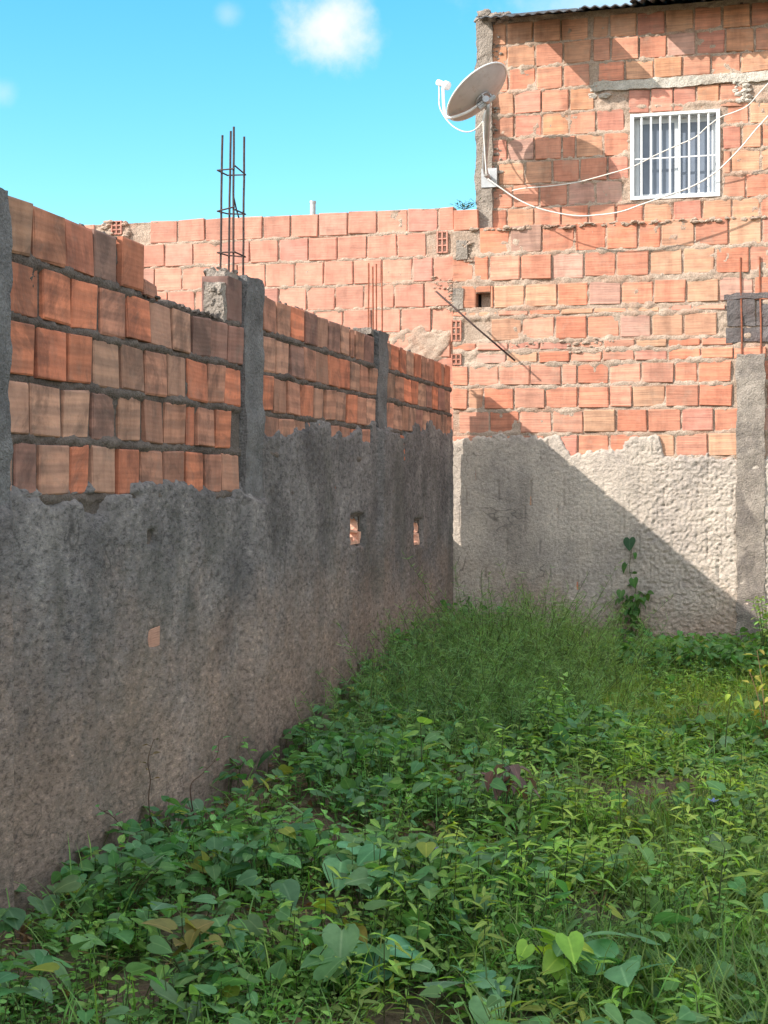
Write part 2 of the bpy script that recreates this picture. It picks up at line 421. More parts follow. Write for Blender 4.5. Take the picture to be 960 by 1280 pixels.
# ------------------------------------------------------------------ left boundary wall
CO = .155
LZ = [1.077+CO*k for k in range(6)]          # bed lines of the exposed courses
LEND = 8.83
def zl0(x, y): return float(onX(x, y)[2])
def ys(x): return float(onX(x, 600)[1])       # distance along the left wall
gapA, gapB = ys(181), ys(284)
holes_L = [(ys(437), ys(452), .825, .957), (ys(516), ys(526), .768, .905)]
lw = thing('boundary_wall', 'long shaded boundary wall on the left, bare bricks above grey rough cast', 'wall', (0, 5, 0))
lw.location = (0,0,0)
PAL_L = [(.32, (.33,.155,.10)), (.26, (.37,.20,.135)), (.12, (.25,.125,.095)), (.30, (.50,.165,.085))]
T = .10
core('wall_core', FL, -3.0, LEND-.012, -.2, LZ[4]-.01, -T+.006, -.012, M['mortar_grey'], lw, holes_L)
p2a, p2b = ys(303), ys(325); p3a, p3b = ys(470.5), ys(482)
def skipL(a, b, z0, z1):
    m = (a+b)/2
    for h in holes_L:
        if a < h[1] and b > h[0] and z0 < h[3] and z1 > h[2]: return True
    if p2a-.02 < m < p2b+.02 or p3a-.01 < m < p3b+.01: return True
    if z0 > LZ[4]-.02 and ys(2) < b and a < p2a-.02: return True
    return False
bk = MB()
rowsL = [(LZ[k]+.010, LZ[k+1]-.011, .177, [.15,.62,.1,.55,.3][k]) for k in range(5)]
random.seed(3)
lay(bk, FL, rowsL, -3.0, LEND, 0, -T, PAL_L, skipL, .019, djit=.0035)
# top course over the core beyond the gap, broken half brick at the step
for x0, x1, cc in ((3,38.5,(.29,.16,.1,.6)), (41.5,79,(.36,.15,.085,.5)), (82.5,116,(.44,.15,.085,.05)), (118.5,148,(.22,.125,.095,.2)), (151,180.5,(.45,.155,.08,.1))):
    add_brick(bk, FL, ys(x0), ys(x1), LZ[4]+.010, LZ[5]-.006+random.uniform(-.006,.006), random.uniform(-.004,.006), -T, cc)
add_brick(bk, FL, gapA+.02, gapA+.13, LZ[4]+.005, LZ[4]+.055, -.01, -T, pick(PAL_L))
add_brick(bk, FL, gapB+.008, p2a-.003, LZ[4]+.005, LZ[5]+.01, 0, -T, (.2,.11,.09,.1))
bk.build('brickwork', M['brick_worn'], lw)
def mort_L(S, Z):
    n = fbm(S*26, Z*36, 3.3, 4); n2 = fbm(S*5, Z*5, 7.7, 3)
    row = np.abs(((Z-LZ[0]) % CO+CO/2) % CO-CO/2)
    h = -.017+(n-.5)*.040+(n2-.5)*.024+sstep(.024, .006, row)*.017*(.75+.5*n2)
    top = LZ[5]-.02; low = LZ[4]+.004+(fbm(S*9, S*0, S*0+1, 3)-.5)*.05
    lim = np.where((S > gapA-.02) & (S < gapB), low, top+(fbm(S*8, S*0, S*0+4, 3)-.5)*.02)
    return np.where(Z > lim, -.09, h)
def keepL(S, Z):
    k = np.ones(S.shape, bool)
    for h in holes_L:
        q = (np.abs(S-(h[0]+h[1])/2)/((h[1]-h[0])/2))**3+(np.abs(Z-(h[2]+h[3])/2)/((h[3]-h[2])/2))**3+(fbm(S*18, Z*22, 3.9, 3)-.5)*1.6
        k &= q > .95
    return k
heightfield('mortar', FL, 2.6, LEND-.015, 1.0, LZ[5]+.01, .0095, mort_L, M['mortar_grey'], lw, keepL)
# rough cast over the lower part; its ragged edge thins out over the bricks
def plast_L(S, Z):
    edge = np.where(S < p2b, 1.092+.012*np.sin(S*3), 1.40+.06*(S-7.2)/1.5)
    cell = vn3(np.floor(S/.177+.3)*3.17+.5, np.floor(Z/CO)*5.3+.5, 2.5)
    n = (fbm(S*3.2, Z*7, 5.5, 4)-.5)*.15+(cell-.5)*.15+(fbm(S*9, Z*24, 9.5, 3)-.5)*.08
    t = sstep(.03, -.03, Z-edge-n)
    fine = (fbm(S*34, Z*52, 1.2, 4)-.5)*.0105+(fbm(S*4, Z*6, 4.4, 3)-.5)*.014
    drip = (fbm(S*8, Z*1.5, 6.6, 3)-.5)*.006
    h = -.026+t*(.036)+fine*t+drip*t
    for (pa, pb_, zt_) in ((-9, ys(4), 1.10), (p2a, p2b, 1.10), (p3a, p3b, 1.37)):
        h = h+.026*sstep(-.03, .02, np.minimum(S-pa, pb_-S))*sstep(.05, -.05, Z-zt_-n*.6)
    # scars: a knocked-out pit and a bare chip
    for (sx, zz, rs, rz, dep) in SC:
        h = h-dep*np.exp(-(((S-sx)/rs)**4+((Z-zz)/rz)**4))
    for hh in holes_L:
        ms, mz = (hh[0]+hh[1])/2, (hh[2]+hh[3])/2
        q = np.maximum(np.abs(S-ms)/((hh[1]-hh[0])/2), np.abs(Z-mz)/((hh[3]-hh[2])/2))
        h = h-.03*sstep(1.25, 1.0, q+(n*1.2))
    return h
_a = onX(188, 672); _b = onX(190, 797)
SC = [(_a[1], _a[2], .035, .022, .045), (_b[1], _b[2], .038, .026, .022)]
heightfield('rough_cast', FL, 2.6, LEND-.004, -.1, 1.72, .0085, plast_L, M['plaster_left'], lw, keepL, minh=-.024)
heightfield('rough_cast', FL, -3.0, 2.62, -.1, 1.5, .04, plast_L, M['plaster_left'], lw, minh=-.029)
# plaster return on the free end of the wall
mb = rough_box(FL, LEND-.02, LEND+.004, -.1, 1.42, -T-.01, .004, .02, .005, 30, 2.0); mb.build('end_render', M['plaster_left'], lw)
mb = rough_box(FL, LEND-.02, YF-.002, -.1, zl0(572, 672), -T-.01, -.02, .015, .008, 26, 4.0); mb.build('joint_fill', M['plaster_left'], lw)
ch = MB(); add_brick(ch, FL, _b[1]-.045, _b[1]+.045, _b[2]-.033, _b[2]+.033, .008, -.02, (.40,.2,.13,.2)); 
add_brick(ch, FL, _a[1]-.06, _a[1]+.06, _a[2]-.05, _a[2]+.03, -.022, -.05, (.30,.1,.055,.2))
ch.build('bare_brick_chip', M['brick_pink'], lw)
# the two broken-through bricks: shells and webs of the hollow brick left in the opening, lit from the yard beyond
for h in holes_L:
    fb = MB(); c = (.58,.32,.22,.3); s0, s1, z0, z1 = h
    def bx(a, b, c0, c1, d0, d1):
        p = FL.P([a, b], [c0, c1], [d0, d1]); fb.box(np.minimum(p[0], p[1]), np.maximum(p[0], p[1]), c)
    bx(s0+.004, s1-.004, z0+.002, z0+.014, -T+.01, -.008)
    rough_box(FL, s1-.035, s1-.002, z0+.004, z0+.06, -T+.01, -.010, .008, .012, 40, s0, fb, c); rough_box(FL, s1-.02, s1-.001, z0+.07, z0+.12, -T+.01, -.02, .008, .010, 40, s1, fb, c); rough_box(FL, s0+.06, s1-.03, z0+.055, z0+.066, -.06, -.016, .008, .006, 40, s1, fb, c)
    clods(fb, FL, 7, lambda: random.uniform(s0+.05, s1-.04), lambda: z0+random.uniform(.012, .03), lambda: random.uniform(-.05, -.015), .010, .018, c)
    fb.build('broken_brick', M['brick_pink'], lw)
# concrete pillars cast between the panels
def pillar_L(s0, s1, z1, proud, seed, z0=-.1):
    mb = rough_box(FL, s0, s1, z0, z1, -T-.015, proud, .014, .0075, 26, seed)
    return mb.build('concrete_pillar', M['concrete_grey'], lw, smooth=True)
pillar_L(ys(-40), ys(4), LZ[5]-.0, .02, 1.0, 1.06)
P2 = pillar_L(p2a, p2b, LZ[5]+.035, .015, 5.0, 1.04)
P3 = pillar_L(p3a, p3b, LZ[5]+.03, .012, 9.0, 1.30)
mb = MB()
cl = lambda a, b: (lambda: random.uniform(a, b))
rough_box(FL, gapB-.02, gapB+.012, LZ[4]+.0, LZ[5]-.01, -T+.02, -.012, .012, .012, 26, 2.0, mb)
rough_box(FL, gapB+.02, p2b-.03, LZ[5]+.0, LZ[5]+.035, -T+.01, -.02, .012, .012, 26, 5.0, mb)
rough_box(FL, p3a-.07, p3b-.02, LZ[5]+.0, LZ[5]+.035, -T, -.015, .012, .010, 26, 7.0, mb)
clods(mb, FL, 40, cl(gapB-.02, gapB+.02), cl(LZ[4]+.01, LZ[5]-.02), cl(-.06, -.012), .006, .014)
clods(mb, FL, 26, cl(gapB+.03, p2b-.03), cl(LZ[5]+.02, LZ[5]+.045), cl(-T, -.03), .010, .018)
mb.build('mortar_lump', M['concrete_tan'], lw)
mb = MB()
clods(mb, FL, 60, cl(2.7, gapA-.05), lambda: LZ[5]-.012+random.uniform(-.004, .006), cl(-.085, -.01), .008, .016)
clods(mb, FL, 60, cl(gapA, gapB), cl(LZ[4]-.002, LZ[4]+.01), cl(-.085, .0), .008, .02)
clods(mb, FL, 170, cl(p2b, LEND), lambda: LZ[5]-.012+random.uniform(-.004, .004), cl(-.085, -.01), .006, .013)
mb.build('mortar_crumb', M['mortar_grey'], lw)
# starter bars above the pillars
def cage(sc, z0, zts, w, d, zs, r, mat):
    cg = MB(); spots = [(sc-w/2, -.02), (sc-w/2+.012, -.02-d), (sc+w/2, -.02), (sc+w/2-.01, -.02-d)]
    root = None
    for k, ((s, dd), zt) in enumerate(zip(spots, zts)):
        b = MB(); lean = random.uniform(-.012, .012)
        pts = [FL.P(s+lean*t+random.uniform(-.002,.002), z0+(zt-z0)*t, dd+lean*.5*t) for t in np.linspace(0, 1, 9)]
        b.tube(pts, r, 7); b.build('steel_bar', mat, lw)
    for z in zs:
        b = MB(); q = [(sc-w/2-.007, -.012), (sc+w/2+.007, -.012), (sc+w/2+.004, -.028-d), (sc-w/2+.004, -.028-d), (sc-w/2-.007, -.012)]
        b.tube([FL.P(s, z+random.uniform(-.008,.008), dd) for s, dd in q], r*.7, 6); b.build('stirrup', mat, lw)
s2 = ys(304)
def zl(x, y): return float(onX(x, y)[2])
random.seed(5)
cage(s2, 1.78, [zl(304,162), zl(304,170), zl(304,166), zl(304,158)], .105, .055, [zl(304,213), zl(304,263), zl(304,317)], .0042, M['rust'])
s3 = ys(479)
cage(s3, 1.78, [zl(479,332), zl(479,330), zl(479,333), zl(479,331)], .12, .045, [], .0042, M['rust_red'])
b = MB(); b.tube([FL.P(s2-.02, zl(304,247), -.03), FL.P(s2+.05, zl(304,258), -.045), FL.P(s2+.09, zl(304,266), -.05)], .003, 6); b.build('tie_wire', M['rust'], lw)

PINK = True
# ------------------------------------------------------------------ lower far wall (sunlit, to the right of the corner)
def xf(x, Y=YF): return float(onY(x, 600, Y)[0])
def zf(y, x=760, Y=YF): return float(onY(x, y, Y)[2])
XJ = xf(566); XR = 5.5
fw = thing('boundary_wall', 'sunlit far boundary wall below the house, sandy rough cast under bare orange bricks', 'wall')
px_rows = [(277,281+31),(314,346),(352,381),(384,391),(393.5,422.5),(425,435),(437.5,451.5),(454,480),(482.5,509.5),(512,540.5),(543,571)]
rowsF = []; random.seed(21)
for k, (a, b) in enumerate(px_rows):
    rowsF.append((zf(b)+.003, zf(a)-.003, .1985, random.random()))
zlow = zf(571)
k = 0; z = zlow-.006
while z > .0:
    rowsF.append((z-.142, z-.005, .1985, random.random())); z -= .152; k += 1
PAL_F = [(.26, (.56,.215,.115)), (.20, (.55,.265,.17)), (.18, (.56,.345,.195)), (.14, (.57,.175,.075)), (.14, (.55,.225,.165)), (.08, (.42,.29,.23))]
PLR0, PLR1 = xf(921), xf(956)
hole_F = (xf(594), xf(613), zf(379), zf(360))
xg0 = xf(908); zg0, zg1 = zf(432), zf(372)
def skipF(a, b, z0, z1):
    m = (a+b)/2; zm = (z0+z1)/2
    if m > xg0-.02 and zg0-.05 < zm < zg1: return True
    if PLR0-.02 < m < PLR1 and zm < zf(445): return True
    if a < XJ+.12 and any(abs(zm-zf(y)) < .05 for y in (302, 366, 408, 443)): return True
    if a < hole_F[1] and b > hole_F[0] and z0 < hole_F[3] and z1 > hole_F[2]: return True
    return False
LEDGE = zf(279)
core('wall_core', FF, XJ, XR, -.2, LEDGE-.012, -.14, -.012, M['mortar_pale'], fw, [(hole_F[0], hole_F[1], hole_F[2], hole_F[3])])
bk = MB(); lay(bk, FF, rowsF, XJ, XR, 0, -.1, PAL_F, skipF, .013, djit=.0055)
add_brick(bk, FF, xf(578), hole_F[0], zf(380), zf(352), .0, -.1, (.5,.2,.11,.2))
add_brick(bk, FF, hole_F[1], xf(616), zf(380), zf(352), .0, -.1, (.5,.2,.11,.2))
add_brick(bk, FF, hole_F[0]+.001, hole_F[1]-.001, zf(360), zf(352), .0, -.1, (.5,.2,.11,.2))
for y0, y1 in ((395, 422), (438, 452)):
    hollow_end(bk, FF, xf(564), xf(576.5), zf(y1), zf(y0), .004, (.50,.20,.13,.2), 2, 3 if y0 < 400 else 2)
bk.build('brickwork', M['brick_sun'], fw)
def rowdist(Z, rows):
    d = np.full(Z.shape, 9.0)
    for (a, b, *_r) in rows: d = np.minimum(d, np.where((Z >= a) & (Z <= b), np.minimum(Z-a, b-Z), 0*Z+9))
    inside = np.zeros(Z.shape, bool)
    for (a, b, *_r) in rows: inside |= (Z >= a) & (Z <= b)
    return np.where(inside, d, 0.0)
def mort_F(S, Z):
    n = fbm(S*24, Z*24, 8.3, 4); n2 = fbm(S*4.5, Z*4.5, 2.7, 3)
    rd = rowdist(Z, rowsF)
    h = -.0115+(n-.5)*.036+(n2-.5)*.016+sstep(.02, .0, rd)*.010
    return np.where(Z > LEDGE-.006+(n-.5)*.02, -.08, h)
def keepF(S, Z): return ~((S > hole_F[0]) & (S < hole_F[1]) & (Z > hole_F[2]) & (Z < hole_F[3]))
heightfield('mortar', FF, XJ, 2.6, 1.0, LEDGE+.01, .009, mort_F, M['mortar_pale'], fw, keepF)
offsF = [r[3] for r in rowsF[11:]]
def plast_F(S, Z):
    px = np.interp(S, [XJ, xf(600), xf(700), xf(712), xf(760), xf(824), xf(830), xf(920), XR], [zf(548), zf(543), zf(541), zf(566), zf(560), zf(545), zf(572), zf(572), zf(572)])
    n = (fbm(S*8, Z*8, 3.5, 4)-.5)*.10+(fbm(S*30, Z*30, 9.5, 3)-.5)*.07
    t = sstep(.022, -.022, Z-px-n)
    # worm-like lumps of thrown mortar
    r1 = fbm(S*34, Z*42, 4.1, 3); worm = 1-np.abs(r1-.5)*4
    rough = sstep(.35, .62, fbm(S*1.3, Z*1.3, 9.1, 2))*.5+.5; rough = rough*(.25+.75*sstep(xf(640), xf(800), S+(.9-Z)*.3))
    fine = (worm*.0085+(fbm(S*90, Z*90, 6.2, 2)-.5)*.009)*rough
    wave = (fbm(S*5, Z*5, 1.9, 3)-.5)*.014
    rz = (zlow-Z)/.152; ri = np.floor(rz).astype(int); fz = rz-ri
    head = np.abs(((S/.205+vn3(ri*7.3+.5, 0*S+.5, 0*S+.5)*5) % 1)-.5)*.1985
    brk = sstep(.50, .60, fbm(S*6, Z*6, 7.4, 3))
    j = sstep(.007, .002, head)*brk*(Z > .45)+sstep(.06, .0, np.minimum(fz, 1-fz))*.10*brk
    return -.024+t*.037+(fine+wave-j*.008)*t
heightfield('rough_cast', FF, XJ, 2.6, -.1, 1.55, .0065, plast_F, M['plaster_far'], fw, minh=-.022)
heightfield('rough_cast', FF, 2.6, XR, -.1, 1.55, .03, plast_F, M['plaster_far'], fw, minh=-.022)
# concrete post with its two bars
mb = rough_box(FF, PLR0, PLR1, -.1, zf(442, 935), -.12, .03, .016, .009, 26, 3.0); mb.build('concrete_post', M['concrete_tan'], fw, smooth=True)
for x, y in ((926.5, 322), (950.5, 321)):
    b = MB(); s = xf(x); z1 = zf(y, x)
    b.tube([FF.P(s+.004*math.sin(t*5), zf(470, x)+(z1-zf(470, x))*t, .005) for t in np.linspace(0, 1, 7)], .0055, 7)
    b.build('steel_bar', M['rust_red'], fw)
# dark cement patch of two blocks and filling
mb = MB()
rough_box(FF, xg0+.005, xg0+.165, zf(412), zg1-.035, -.05, .004, .018, .006, 25, 4, mb); rough_box(FF, xg0+.18, xg0+.36, zf(412), zg1-.03, -.05, .002, .018, .006, 25, 6, mb)
rough_box(FF, xg0-.01, xg0+.36, zg1-.035, zg1+.0, -.05, .008, .018, .008, 25, 8, mb); rough_box(FF, xg0+.0, xg0+.36, zf(432), zf(414), -.05, -.001, .018, .007, 25, 9, mb)
rough_box(FF, xg0+.36, XR, zf(432), zg1, -.05, .0, .03, .006, 25, 12, mb)
mb.build('cement_patch', M['cement_dark'], fw)
# crumbs of mortar along the ledge, blobs squeezed out at the corner joint
mb = MB()
clods(mb, FF, 420, cl(XJ+.1, 2.3), lambda: LEDGE-.008+random.uniform(-.008, .012), cl(-.07, .012), .007, .018)
clods(mb, FF, 70, cl(XJ-.03, XJ+.03), cl(zf(384), zf(340)), cl(-.02, .006), .005, .013)
clods(mb, FF, 50, cl(xf(578), xf(590)), cl(zf(322), zf(296)), cl(-.02, .006), .005, .013)
clods(mb, FF, 60, cl(xf(700), xf(770)), cl(zf(440), zf(422)), cl(-.02, .008), .006, .016)
clods(mb, FF, 26, cl(xf(640), xf(680)), cl(zf(432), zf(424)), cl(-.02, .008), .005, .012)
mb.build('mortar_crumb', M['mortar_pale'], fw)
mb = MB(); rough_box(FF, xf(566), xf(579), zf(381), zf(354), -.04, .012, .012, .007, 30, 3, mb); rough_box(FF, xf(570), xf(585), zf(318), zf(293), -.04, .006, .012, .007, 30, 8, mb)
mb.build('cement_plug', M['concrete_tan'], fw)
dk = MB()
p = FF.P([hole_F[0], hole_F[1]], [hole_F[2], hole_F[3]], [-.139, -.135]); dk.box(np.minimum(p[0], p[1]), np.maximum(p[0], p[1])); dk.build('hole_shade_plate', M['dark'], fw)  # dark plate closing the hole; the shade inside is put into its colour

# ------------------------------------------------------------------ back wall (left of the corner, behind the shaded wall)
bw = thing('boundary_wall', 'salmon brick wall standing behind the shaded wall under open sky', 'wall')
BT = zf(258, 560, YB); XL = xf(104, YB)
rowsB = []; random.seed(9)
zz = BT
for k in range(11):
    hgt = [.158,.158,.164,.160,.160,.165,.165,.16,.16,.16,.16][k]
    rowsB.append((zz-hgt+.005, zz-.006, .198, random.random())); zz -= hgt
PAL_B = [(.45, (.56,.225,.145)), (.25, (.55,.255,.165)), (.15, (.53,.20,.125)), (.08, (.52,.21,.16)), (.07, (.45,.25,.18))]
def xb(x): return xf(x, YB)
def skipB(a, b, z0, z1):
    zm = (z0+z1)/2
    if b > xb(546) and abs(zm-zf(303, 553, YB)) < .05 and a < xb(560): return True
    if a < xb(162) and b > xb(128) and z1 > BT-.05: return True
    return False
core('wall_core', FB, -6, XJ-.003, -.2, BT-.012, -.13, -.012, M['mortar_pale'], bw)
bk = MB(); lay(bk, FB, rowsB, -6, XJ-.004, 0, -.1, PAL_B, skipB, .011, djit=.004)
hollow_end(bk, FB, xb(546), xb(559.5), zf(316,553,YB), zf(289,553,YB), .004, (.56,.24,.17,.2), 2, 3)
hollow_end(bk, FB, xb(139), xb(152), zf(293,145,YB), zf(276,145,YB), .004, (.5,.2,.14,.2), 2, 3)
add_brick(bk, FB, XJ+.002, xb(599), zf(289.5,580,YB), zf(264,580,YB), 0.045, -.05, (.55,.21,.12,.3))
bk.build('brickwork', M['brick_pink'], bw)
def mort_B(S, Z):
    n = fbm(S*24, Z*24, 18.3, 4); n2 = fbm(S*4.5, Z*4.5, 12.7, 3)
    rd = rowdist(Z, rowsB)
    h = -.014+(n-.5)*.03+(n2-.5)*.02+sstep(.018, .0, rd)*.011
    return np.where(Z > BT-.008, -.08, h)
heightfield('mortar', FB, -2.9, XJ-.004, 1.4, BT+.01, .0095, mort_B, M['mortar_pale'], bw)
def patch_B(S, Z):
    u = (S-xb(535))/.26; v = (Z-zf(430,535,YB))/.13
    return .012-.05*sstep(.55, 1.1, np.sqrt(u*u+v*v)+(fbm(S*7, Z*9, 3.1, 4)-.5)*1.1)+(fbm(S*26, Z*26, 5.1, 3)-.5)*.022
heightfield('cement_patch', FB, xb(470), XJ-.005, zf(455,535,YB), zf(392,535,YB), .009, patch_B, M['mortar_pale'], bw, minh=-.02)
mb = MB()
clods(mb, FB, 60, cl(xb(541), XJ), cl(zf(385,553,YB), zf(345,553,YB)), cl(-.02, .006), .005, .013)
clods(mb, FB, 14, cl(xb(128), xb(139)), cl(zf(293,133,YB), zf(277,133,YB)), cl(-.03, .008), .012, .024)
clods(mb, FB, 14, cl(xb(152), xb(160)), cl(zf(296,156,YB), zf(277,156,YB)), cl(-.03, .008), .012, .024)
mb.build('mortar_lump', M['mortar_pale'], bw)
t = thing('pipe_stub', 'short grey pipe stub poking up behind the salmon brick wall', 'pipe', tuple(onY(391, 262, YB+.4)))
b = MB(); q = onY(391, 262, YB+.4); b.tube([(0,0,-q[2]-.2), (0,0,onY(391,252,YB+.4)[2]-q[2])], .02, 12); b.build('pipe_wall', M['galv'], t)
b = MB(); zt = onY(391,252,YB+.4)[2]-q[2]; b.tube([(0,0,zt-.012), (0,0,zt+.003)], .023, 12); b.build('pipe_collar', M['galv'], t)
# ------------------------------------------------------------------ house above the far wall
hs = thing('house', 'bare brick house upstairs at the right with a corrugated roof and barred window', 'house')
def xh(x): return xf(x, YH)
def zh(y, x): return zf(y, x, YH)
HX0 = xh(598); HX1 = 5.5; HZ0 = LEDGE-.03
SL = .27
zfront = zh(29, 640)-.02
ZT = zfront+.14*SL-.01
WX0, WX1, WZ0, WZ1 = xh(788), xh(900), zh(248, 844), zh(140, 844)
win = (WX0, WX1, WZ0, WZ1)
rowsH = []; random.seed(33)
zz = WZ0-.014-.148*2; k = 0
while zz+.05 < ZT:
    rowsH.append((zz+.005, min(zz+.146-.004, ZT+.0), .173, random.random())); zz += .148; k += 1
PAL_H = [(.28, (.56,.25,.145)), (.22, (.54,.20,.105)), (.20, (.57,.33,.18)), (.16, (.53,.215,.15)), (.08, (.6,.31,.14)), (.06, (.42,.28,.23))]
LZ0, LZ1 = zh(108, 850)-.0, zh(96.5, 850)
LX0, LX1 = xh(742), xh(960)+.02
core('wall_core', FH, HX0, HX1, HZ0, ZT-.0, -.13, -.012, M['mortar_pale'], hs, [win])
bk = MB(); wl, wr = WX0-.014, WX1+.022
for (z0, z1, L, off) in rowsH:
    segs = [(xh(614), wl), (wl, wr), (wr, LX1+.005), (LX1+.005, HX1)] if z1 > WZ0-.004 and z0 < WZ1+.004 else [(xh(614), LX0), (LX0, LX1), (LX1, HX1)]
    if z1 < WZ0-.004: segs = [(xh(614), HX1)]
    for i, (a, b) in enumerate(segs):
        m = (a+b)/2; y0, y1 = z0, z1
        if wl-.001 <= a and b <= wr+.001 and z1 > WZ0-.004 and z0 < WZ1+.004: continue
        if LX0-.01 < m < LX1 and not z1 < WZ0:
            if y0 < LZ0 < y1+.02: y1 = LZ0-.005
            elif y0-.01 < LZ1 < y1: y0 = LZ1+.006
            elif y0 >= LZ0-.01 and y1 <= LZ1+.01: continue
            if LX0-.01 < m < LX1 and z0 > WZ1 and z0 < LZ0-.03: continue
        if y1-y0 < .03: continue
        lay(bk, FH, [(y0, y1, L, off)], a, b, 0, -.1, PAL_H, None, .013, djit=.005)
z = WZ1+.010
for k in range(5):      # bricks between the window head and the lintel
    a = WX0-.01+k*.139; add_brick(bk, FH, a, a+.127, z, LZ0-.006, random.uniform(-.003,.003), -.1, pick(PAL_H))
k = 0; z = WZ0
bk.build('brickwork', M['brick_sun'], hs)
def mort_H(S, Z):
    n = fbm(S*24, Z*24, 28.3, 4); n2 = fbm(S*4.5, Z*4.5, 22.7, 3)
    rd = rowdist(Z, rowsH)
    nearw = sstep(.07, .02, np.maximum(np.abs(S-(WX0+WX1)/2)-(WX1-WX0)/2, np.abs(Z-(WZ0+WZ1)/2)-(WZ1-WZ0)/2))
    return -.0115+(n-.5)*.036+(n2-.5)*.016+sstep(.018, .0, rd)*.010+nearw*.006
def keepH(S, Z): return ~((S > WX0) & (S < WX1) & (Z > WZ0) & (Z < WZ1))
heightfield('mortar', FH, HX0+.01, 2.6, HZ0, ZT+.03, .009, mort_H, M['mortar_pale'], hs, keepH)
# rough jambs where the bricks were cut for the window
mb = MB(); rough_box(FH, WX1+.001, WX1+.03, WZ0-.01, WZ1, -.09, -.003, .014, .007, 28, 4, mb); rough_box(FH, WX0-.022, WX0-.001, WZ0-.01, WZ1, -.09, -.004, .014, .006, 28, 14, mb)
rough_box(FH, WX0-.02, WX1+.02, WZ0-.022, WZ0-.002, -.09, -.002, .014, .005, 28, 24, mb)
mb.build('window_jamb', M['mortar_pale'], hs)
mb = rough_box(FH, LX0, LX1, LZ0, LZ1, -.06, .012, .014, .009, 26, 6)
clods(mb, FH, 26, cl(LX1-.22, LX1-.13), cl(LZ0-.12, LZ0+.01), cl(-.02, .01), .012, .024)
clods(mb, FH, 14, cl(LX0-.03, LX0+.08), cl(LZ0-.03, LZ1), cl(-.02, .008), .012, .024)
mb.build('lintel', M['cement_white'], hs)
mb = rough_box(FH, HX0-.012, xh(616), HZ0-.02, ZT+.01, -.15, .03, .016, .010, 24, 7)
clods(mb, FH, 120, cl(xh(612), xh(626)), cl(zh(270,620), zh(45,620)), cl(-.02, .01), .006, .014)
mb.build('corner_pillar', M['concrete_tan'], hs)
# other walls of the upper storey and a floor
ob = MB(); 
for xa, xc in ((HX0+.02, HX0+.14), (HX1-.12, HX1)):
    za, zc = ZT+.0, ZT+3.27*SL; ya, yc = YH+.131, YH+3.3
    ob.add([(xa,ya,HZ0),(xc,ya,HZ0),(xc,yc,HZ0),(xa,yc,HZ0),(xa,ya,za),(xc,ya,za),(xc,yc,zc),(xa,yc,zc)], [(0,3,2,1),(4,5,6,7),(0,1,5,4),(1,2,6,5),(2,3,7,6),(3,0,4,7)])
ob.box((HX0+.14, YH+3.3, HZ0), (HX1-.12, YH+3.4, ZT+.8)); ob.box((HX0+.14, YH+.13, HZ0), (HX1-.12, YH+3.3, HZ0+.1))
ob.box((HX0+.02, YH+.0, 0), (HX0+.14, YH+3.4, HZ0-.004)); ob.box((HX1-.12, YH+.1, 0), (HX1, YH+3.4, HZ0-.004)); ob.box((HX0+.14, YH+3.3, 0), (HX1-.12, YH+3.4, HZ0-.004))
ob.build('outer_wall', M['mortar_pale'], hs)
# window: white security grille in front of two glazed leaves
wn = MB(); fr = .022
def bxh(mb, a, b, c, d, d0, d1):
    p = FH.P([a, b], [c, d], [d0, d1]); mb.box(np.minimum(p[0], p[1]), np.maximum(p[0], p[1]))
bxh(wn, WX0, WX0+fr, WZ0, WZ1, -.03, .012); bxh(wn, WX1-fr, WX1, WZ0, WZ1, -.03, .012)
bxh(wn, WX0+fr, WX1-fr, WZ1-fr*.8, WZ1, -.03, .0115); bxh(wn, WX0+fr, WX1-fr, WZ0, WZ0+fr, -.03, .0115)
wo = wn.build('window', M['white_paint'], hs)
nb = 9
for k in range(1, nb):
    g = MB(); s = WX0+fr/2+(WX1-WX0-fr)*k/nb
    g.tube([FH.P(s, WZ0+fr*.5, 0), FH.P(s, WZ1-fr*.5, 0)], .0066, 8); g.build('grille_bar', M['white_paint'], wo)
g = MB(); zm = WZ0+(WZ1-WZ0)*.475; bxh(g, WX0+fr, WX1-fr, zm-.0035, zm+.0035, -.004, .006); g.build('grille_rail', M['white_paint'], wo)
g = MB(); mid = (WX0+WX1)/2
for a, b, d in ((WX0+.03, mid+.016, -.06), (mid-.016, WX1-.03, -.078)):
    bxh(g, a, a+.022, WZ0+.02, WZ1-.02, d-.012, d); bxh(g, b-.022, b, WZ0+.02, WZ1-.02, d-.012, d)
    bxh(g, a+.022, b-.022, WZ0+.02, WZ0+.045, d-.012, d-.001); bxh(g, a+.022, b-.022, WZ1-.05, WZ1-.02, d-.012, d-.001)
bxh(g, WX0+.001, WX0+.029, WZ0+.001, WZ1-.001, -.095, -.045); bxh(g, WX1-.029, WX1-.001, WZ0+.001, WZ1-.001, -.095, -.045)
bxh(g, WX0+.029, WX1-.029, WZ1-.019, WZ1-.001, -.095, -.046); bxh(g, WX0+.029, WX1-.029, WZ0+.001, WZ0+.019, -.095, -.046)
g.build('sliding_frame', M['alu'], wo)
for a, b, d in ((WX0+.051, mid-.007, -.066), (mid+.007, WX1-.053, -.085)):
    g = MB(); bxh(g, a, b, WZ0+.044, WZ1-.049, d-.002, d+.002); g.build('pane', M['glass'], wo)
